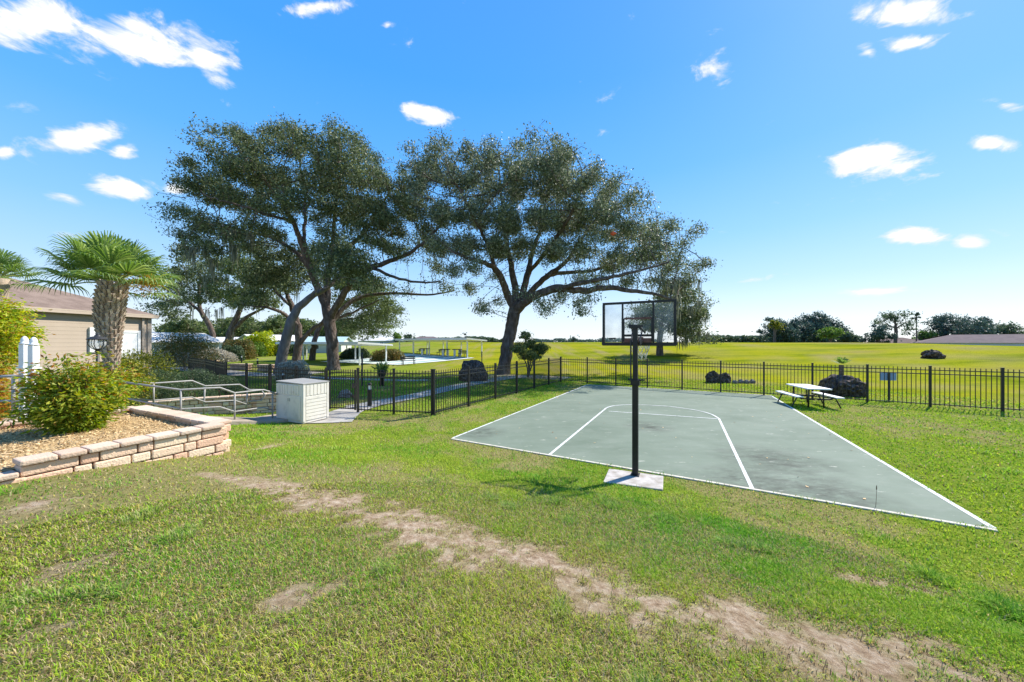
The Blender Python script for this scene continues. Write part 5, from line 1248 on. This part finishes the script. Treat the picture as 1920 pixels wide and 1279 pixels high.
def small_things():
    # tan blocks at the lawn edge, black posts, pot, sign
    for px, Y, w, lb in ((451,30,1.6,'pinkish low block planter on the lawn, left of the two'), (500,29,1.3,'tan low block planter on the lawn, right one by the leaning trunk'), (396,36,1.4,'pinkish low block planter below the slim leaning oak')):
        x = X(px, Y); z = Tz(x, Y); t = thing('block_planter', lb, 'planter', (x, Y, z), 'low block planters on the lawn')
        mb = MB()
        for r in range(3):
            k = 5
            for i in range(k): mb.box((x-w/2+w*(i+.5)/k+(.08 if r % 2 else 0), Y, z+.08+r*.16), (w/k-.012, .5, .15))
        obj('blocks', mb, M['terracotta'], t, .02)
        mb = MB(); mb.box((x+.04, Y, z+.51), (w+.12, .58, .06)); obj('cap', mb, M['cap'], t, .015)
    Y = 19; x = X(716, Y); z = Tz(x, Y); t = thing('potted_plant', 'spiky green plant in a dark pot by the walk, right of the tall oak trunk', 'potted plant', (x, Y, z))
    mb = MB(); mb.lathe((x, Y, z), [(.14,0),(.10,.5),(.18,.52),(.24,.85),(.25,.9),(.2,.9)], 16); obj('pot', mb, M['dark'], t, smooth=True)
    C = np.array((x, Y, z+1.0))+RNG.normal(size=(260, 3))*np.array((.2,.2,.14)); dd = C-np.array((x, Y, z+.8)); dd /= np.linalg.norm(dd, axis=1, keepdims=True); V, F = leaf_quads(C, RNG.uniform(.15, .35, 260), .18, dirs=dd*2); obj('foliage', np_mesh('foliage', V, F), M['palm'], t)
    for px, Y, h, lb in ((679,19,1.75,'thin black post just behind the fence, left of the potted plant'), (903.5,30,1.5,'thin black post behind the dark boulder at the lanes'), (1001,22.3,.9,'short dark stake between the round small tree and the fence corner')):
        x = X(px, Y); z = Tz(x, Y); mb = MB(); mb.tube([(x, Y, z-.05), (x, Y, z+h)], .045, 8); mb.lathe((x, Y, z+h), [(.06,0),(.06,.05),(.02,.10)], 10); single('metal_post', mb, M['dark'], lb, 'post', 'thin dark posts behind the fence', loc=(x, Y, z))
    Y = 14.3; x = X(1667, Y); z = Tz(x, Y); t = thing('back_facing_sign', 'small pale blue sign panel on a dark post just beyond the fence at right', 'sign', (x, Y, z))
    mb = MB(); mb.box((x, Y, z+.55), (.06,.05,1.2)); obj('post', mb, M['dark'], t)
    mb = MB(); mb.box((x, Y+.04, z+.98), (.62,.02,.32), -.12); obj('panel', mb, M['bluesign'], t, .004)
    # weed on the slab joint, orange plaything lodged in the oak
    g = G(1642, 950, ZC); mb = MB(); mb.tube([g, g+np.array((.01,0,.14)), g+np.array((.012,0,.27))], [.003,.0025,.002], 5); t = thing('weed_stalk', 'single dry weed stalk standing at the near edge of the green court', 'weed', g); obj('stem', mb, M['stem'], t)
    mb = MB(); mb.tube([g+np.array((.012,0,.25)), g+np.array((.013,0,.31))], [.007,.004], 6); obj('seed_head', mb, M['stem'], t)
    c = P(1150, 438, 22.0); bm = bmesh.new(); bmesh.ops.create_icosphere(bm, subdivisions=3, radius=.17)
    for v in bm.verts:
        n = .8+.4*float(fbm(np.array(v.co.x*9), np.array(v.co.y*9+v.co.z*7), 2)); v.co = Vector((v.co.x*n*1.15, v.co.y*n, v.co.z*n*.75))
    me = bpy.data.meshes.new('lodged_ball'); bm.to_mesh(me); bm.free(); o = single('deflated_ball', me, M['orange'], 'deflated orange ball lodged high in the silvery oak crown', 'ball', smooth=True); o.location = c
    # leaves blown on to the court
    n = 90; a, b, c_, d = [np.array(p[:2]) for p in (CA, CB, CC, CD)]; uu = RNG.uniform(0, 1, n)**1.3; vv = RNG.uniform(0, 1, n)
    p2 = (a*(1-uu[:,None])+b*uu[:,None])*(1-vv[:,None])+(d*(1-uu[:,None])+c_*uu[:,None])*vv[:,None]
    V, F = leaf_quads(np.column_stack([p2, np.full(n, ZC+.012)]), RNG.uniform(.03, .08, n), .5, flat=.15)
    o = struct('leaf_litter', np_mesh('leaf_litter', V, F), M['chip'], kind='stuff'); tag(o, 'dry fallen leaves scattered over the green court', 'leaf litter')
small_things()
# ------------------------------------------------------------------ grass blades
def build_grass():
    n = 2500000
    th = RNG.uniform(-R(64), R(64), n); r = np.sqrt(RNG.uniform(1.3**2, 25.0**2, n))
    keep = RNG.uniform(size=n) < np.minimum(1, (3.0/r)**1.5)*1.0
    th, r = th[keep], r[keep]
    # more blades close by
    m = 420000; th = np.append(th, RNG.uniform(-R(64), R(64), m)); r = np.append(r, np.sqrt(RNG.uniform(1.3**2, 5.2**2, m)))
    x = r*np.sin(th); y = r*np.cos(th)
    jit = (vnoise(x*4, y*4, 31)-.35)*.16
    k = ~inpoly(x+jit*UX, y+jit*UY, COURT) & ~inpoly(x, y, [p[:2] for p in PAD])
    pl = [(-4.66,5.66), (-5.44,3.86), (-5.88,2.85), (-9.6,2.8), (-9.9,8), (-8.2,10.4), (-7.3,10.6), (-6.8,10.1), (-7.3,9.2), (-7.8,8.0), (-7.6,7.2)]
    k &= ~inpoly(x, y, pl) & ~inpoly(x, y, [(-7.0,9.9), (-5.6,9.6), (-4.9,11.4), (-4.6,13.4), (-5.7,13.6), (-6.6,12)])
    x, y, r = x[k], y[k], r[k]
    dm = dirt(x, y); dr = dry(x, y); u = RNG.uniform(size=len(x))
    k = u > dm*.93+dr*.24
    x, y, r, dm, dr = x[k], y[k], r[k], dm[k], dr[k]; n = len(x); z = T(x, y)
    clump = fbm(x*6, y*6, 55, 3); tall = fbm(x*1.7, y*1.7, 91, 3)
    L_ = RNG.uniform(.028, .072, n)*(.55+.9*clump)*(1-.45*dm)*(1-.25*dr)*(.75+.5*tall)
    tuft = ss(.80, .9, vnoise(x*3.1, y*3.1, 201))*(1-dm); L_ *= 1+.9*tuft
    w = RNG.uniform(.003, .0056, n)*np.maximum(1, r/3.0)
    a = RNG.uniform(0, 2*np.pi, n); lean = RNG.uniform(.45, 1.45, n)
    dx, dy = np.cos(a), np.sin(a); sx, sy = -dy, dx
    h = L_*np.cos(lean*.75); o = L_*np.sin(lean)
    B = np.stack([x, y, z-.004], -1); sd_ = np.stack([sx*w/2, sy*w/2, 0*w], -1)
    mid = B+np.stack([dx*o*.35, dy*o*.35, h*.68], -1); tip = B+np.stack([dx*o, dy*o, h*np.where(lean > .95, .75, 1)], -1)
    V = np.stack([B-sd_, B+sd_, mid+sd_*.8, mid-sd_*.8, tip], 1).reshape(-1, 3)
    I = np.arange(n)*5
    me = bpy.data.meshes.new('grass'); me.vertices.add(n*5); me.vertices.foreach_set('co', V.astype(np.float32).ravel())
    lp = np.stack([I, I+1, I+2, I+3, I+3, I+2, I+4], -1).astype(np.int32).ravel(); me.loops.add(len(lp)); me.loops.foreach_set('vertex_index', lp)
    st = np.stack([np.arange(n)*7, np.arange(n)*7+4], -1).astype(np.int32).ravel(); me.polygons.add(2*n); me.polygons.foreach_set('loop_start', st)
    me.update(calc_edges=False)
    g1 = np.array((.150,.345,.020)); g2 = np.array((.35,.435,.032)); ye = np.array((.45,.40,.075)); sw = np.array((.46,.37,.19)); br = np.array((.22,.145,.075))
    hue = np.clip(fbm(x*.8, y*.8, 63, 3)*2.4-.75+RNG.normal(size=n)*.22, 0, 1)[:,None]
    c = g1*(1-hue)+g2*hue
    right = ss(2, 9, x)[:,None]*.55; c = c*(1-right)+np.array((.30,.43,.010))*right
    f = (RNG.uniform(size=n) < .05+.24*dr)[:,None]; c = np.where(f, ye, c)
    f = (RNG.uniform(size=n) < .03+.27*dr+.32*dm)[:,None]; c = np.where(f, sw, c)
    f = (RNG.uniform(size=n) < .02+.13*dr+.34*dm)[:,None]; c = np.where(f, br, c)
    c = c*(1-.35*tuft[:,None])+np.array((.17,.36,.05))*.35*tuft[:,None]
    c = c*RNG.uniform(.78, 1.3, (n, 1))
    col = np.ones((n, 5, 4), np.float32); col[:,:,:3] = c[:,None,:]
    at = me.attributes.new('blade', 'FLOAT_COLOR', 'POINT'); at.data.foreach_set('color', col.ravel())
    m_ = bpy.data.materials.new('grass_blade'); m_.use_nodes = True; nt = m_.node_tree; L = nt.links.new; b = nt.nodes['Principled BSDF']; b.inputs['Roughness'].default_value = .55; b.inputs['Specular IOR Level'].default_value = .12
    an = N(nt, 'ShaderNodeAttribute'); an.attribute_name = 'blade'; L(an.outputs['Color'], b.inputs['Base Color'])
    tr = N(nt, 'ShaderNodeBsdfTranslucent'); hs = N(nt, 'ShaderNodeHueSaturation'); hs.inputs['Value'].default_value = 1.3; L(an.outputs['Color'], hs.inputs['Color']); L(hs.outputs[0], tr.inputs[0])
    ms = N(nt, 'ShaderNodeMixShader'); ms.inputs[0].default_value = .35; L(b.outputs[0], ms.inputs[1]); L(tr.outputs[0], ms.inputs[2]); L(ms.outputs[0], nt.nodes['Material Output'].inputs[0])
    ob = struct('grass', me, m_, kind='stuff'); tag(ob, 'short patchy lawn grass around the green court', 'grass')
build_grass()
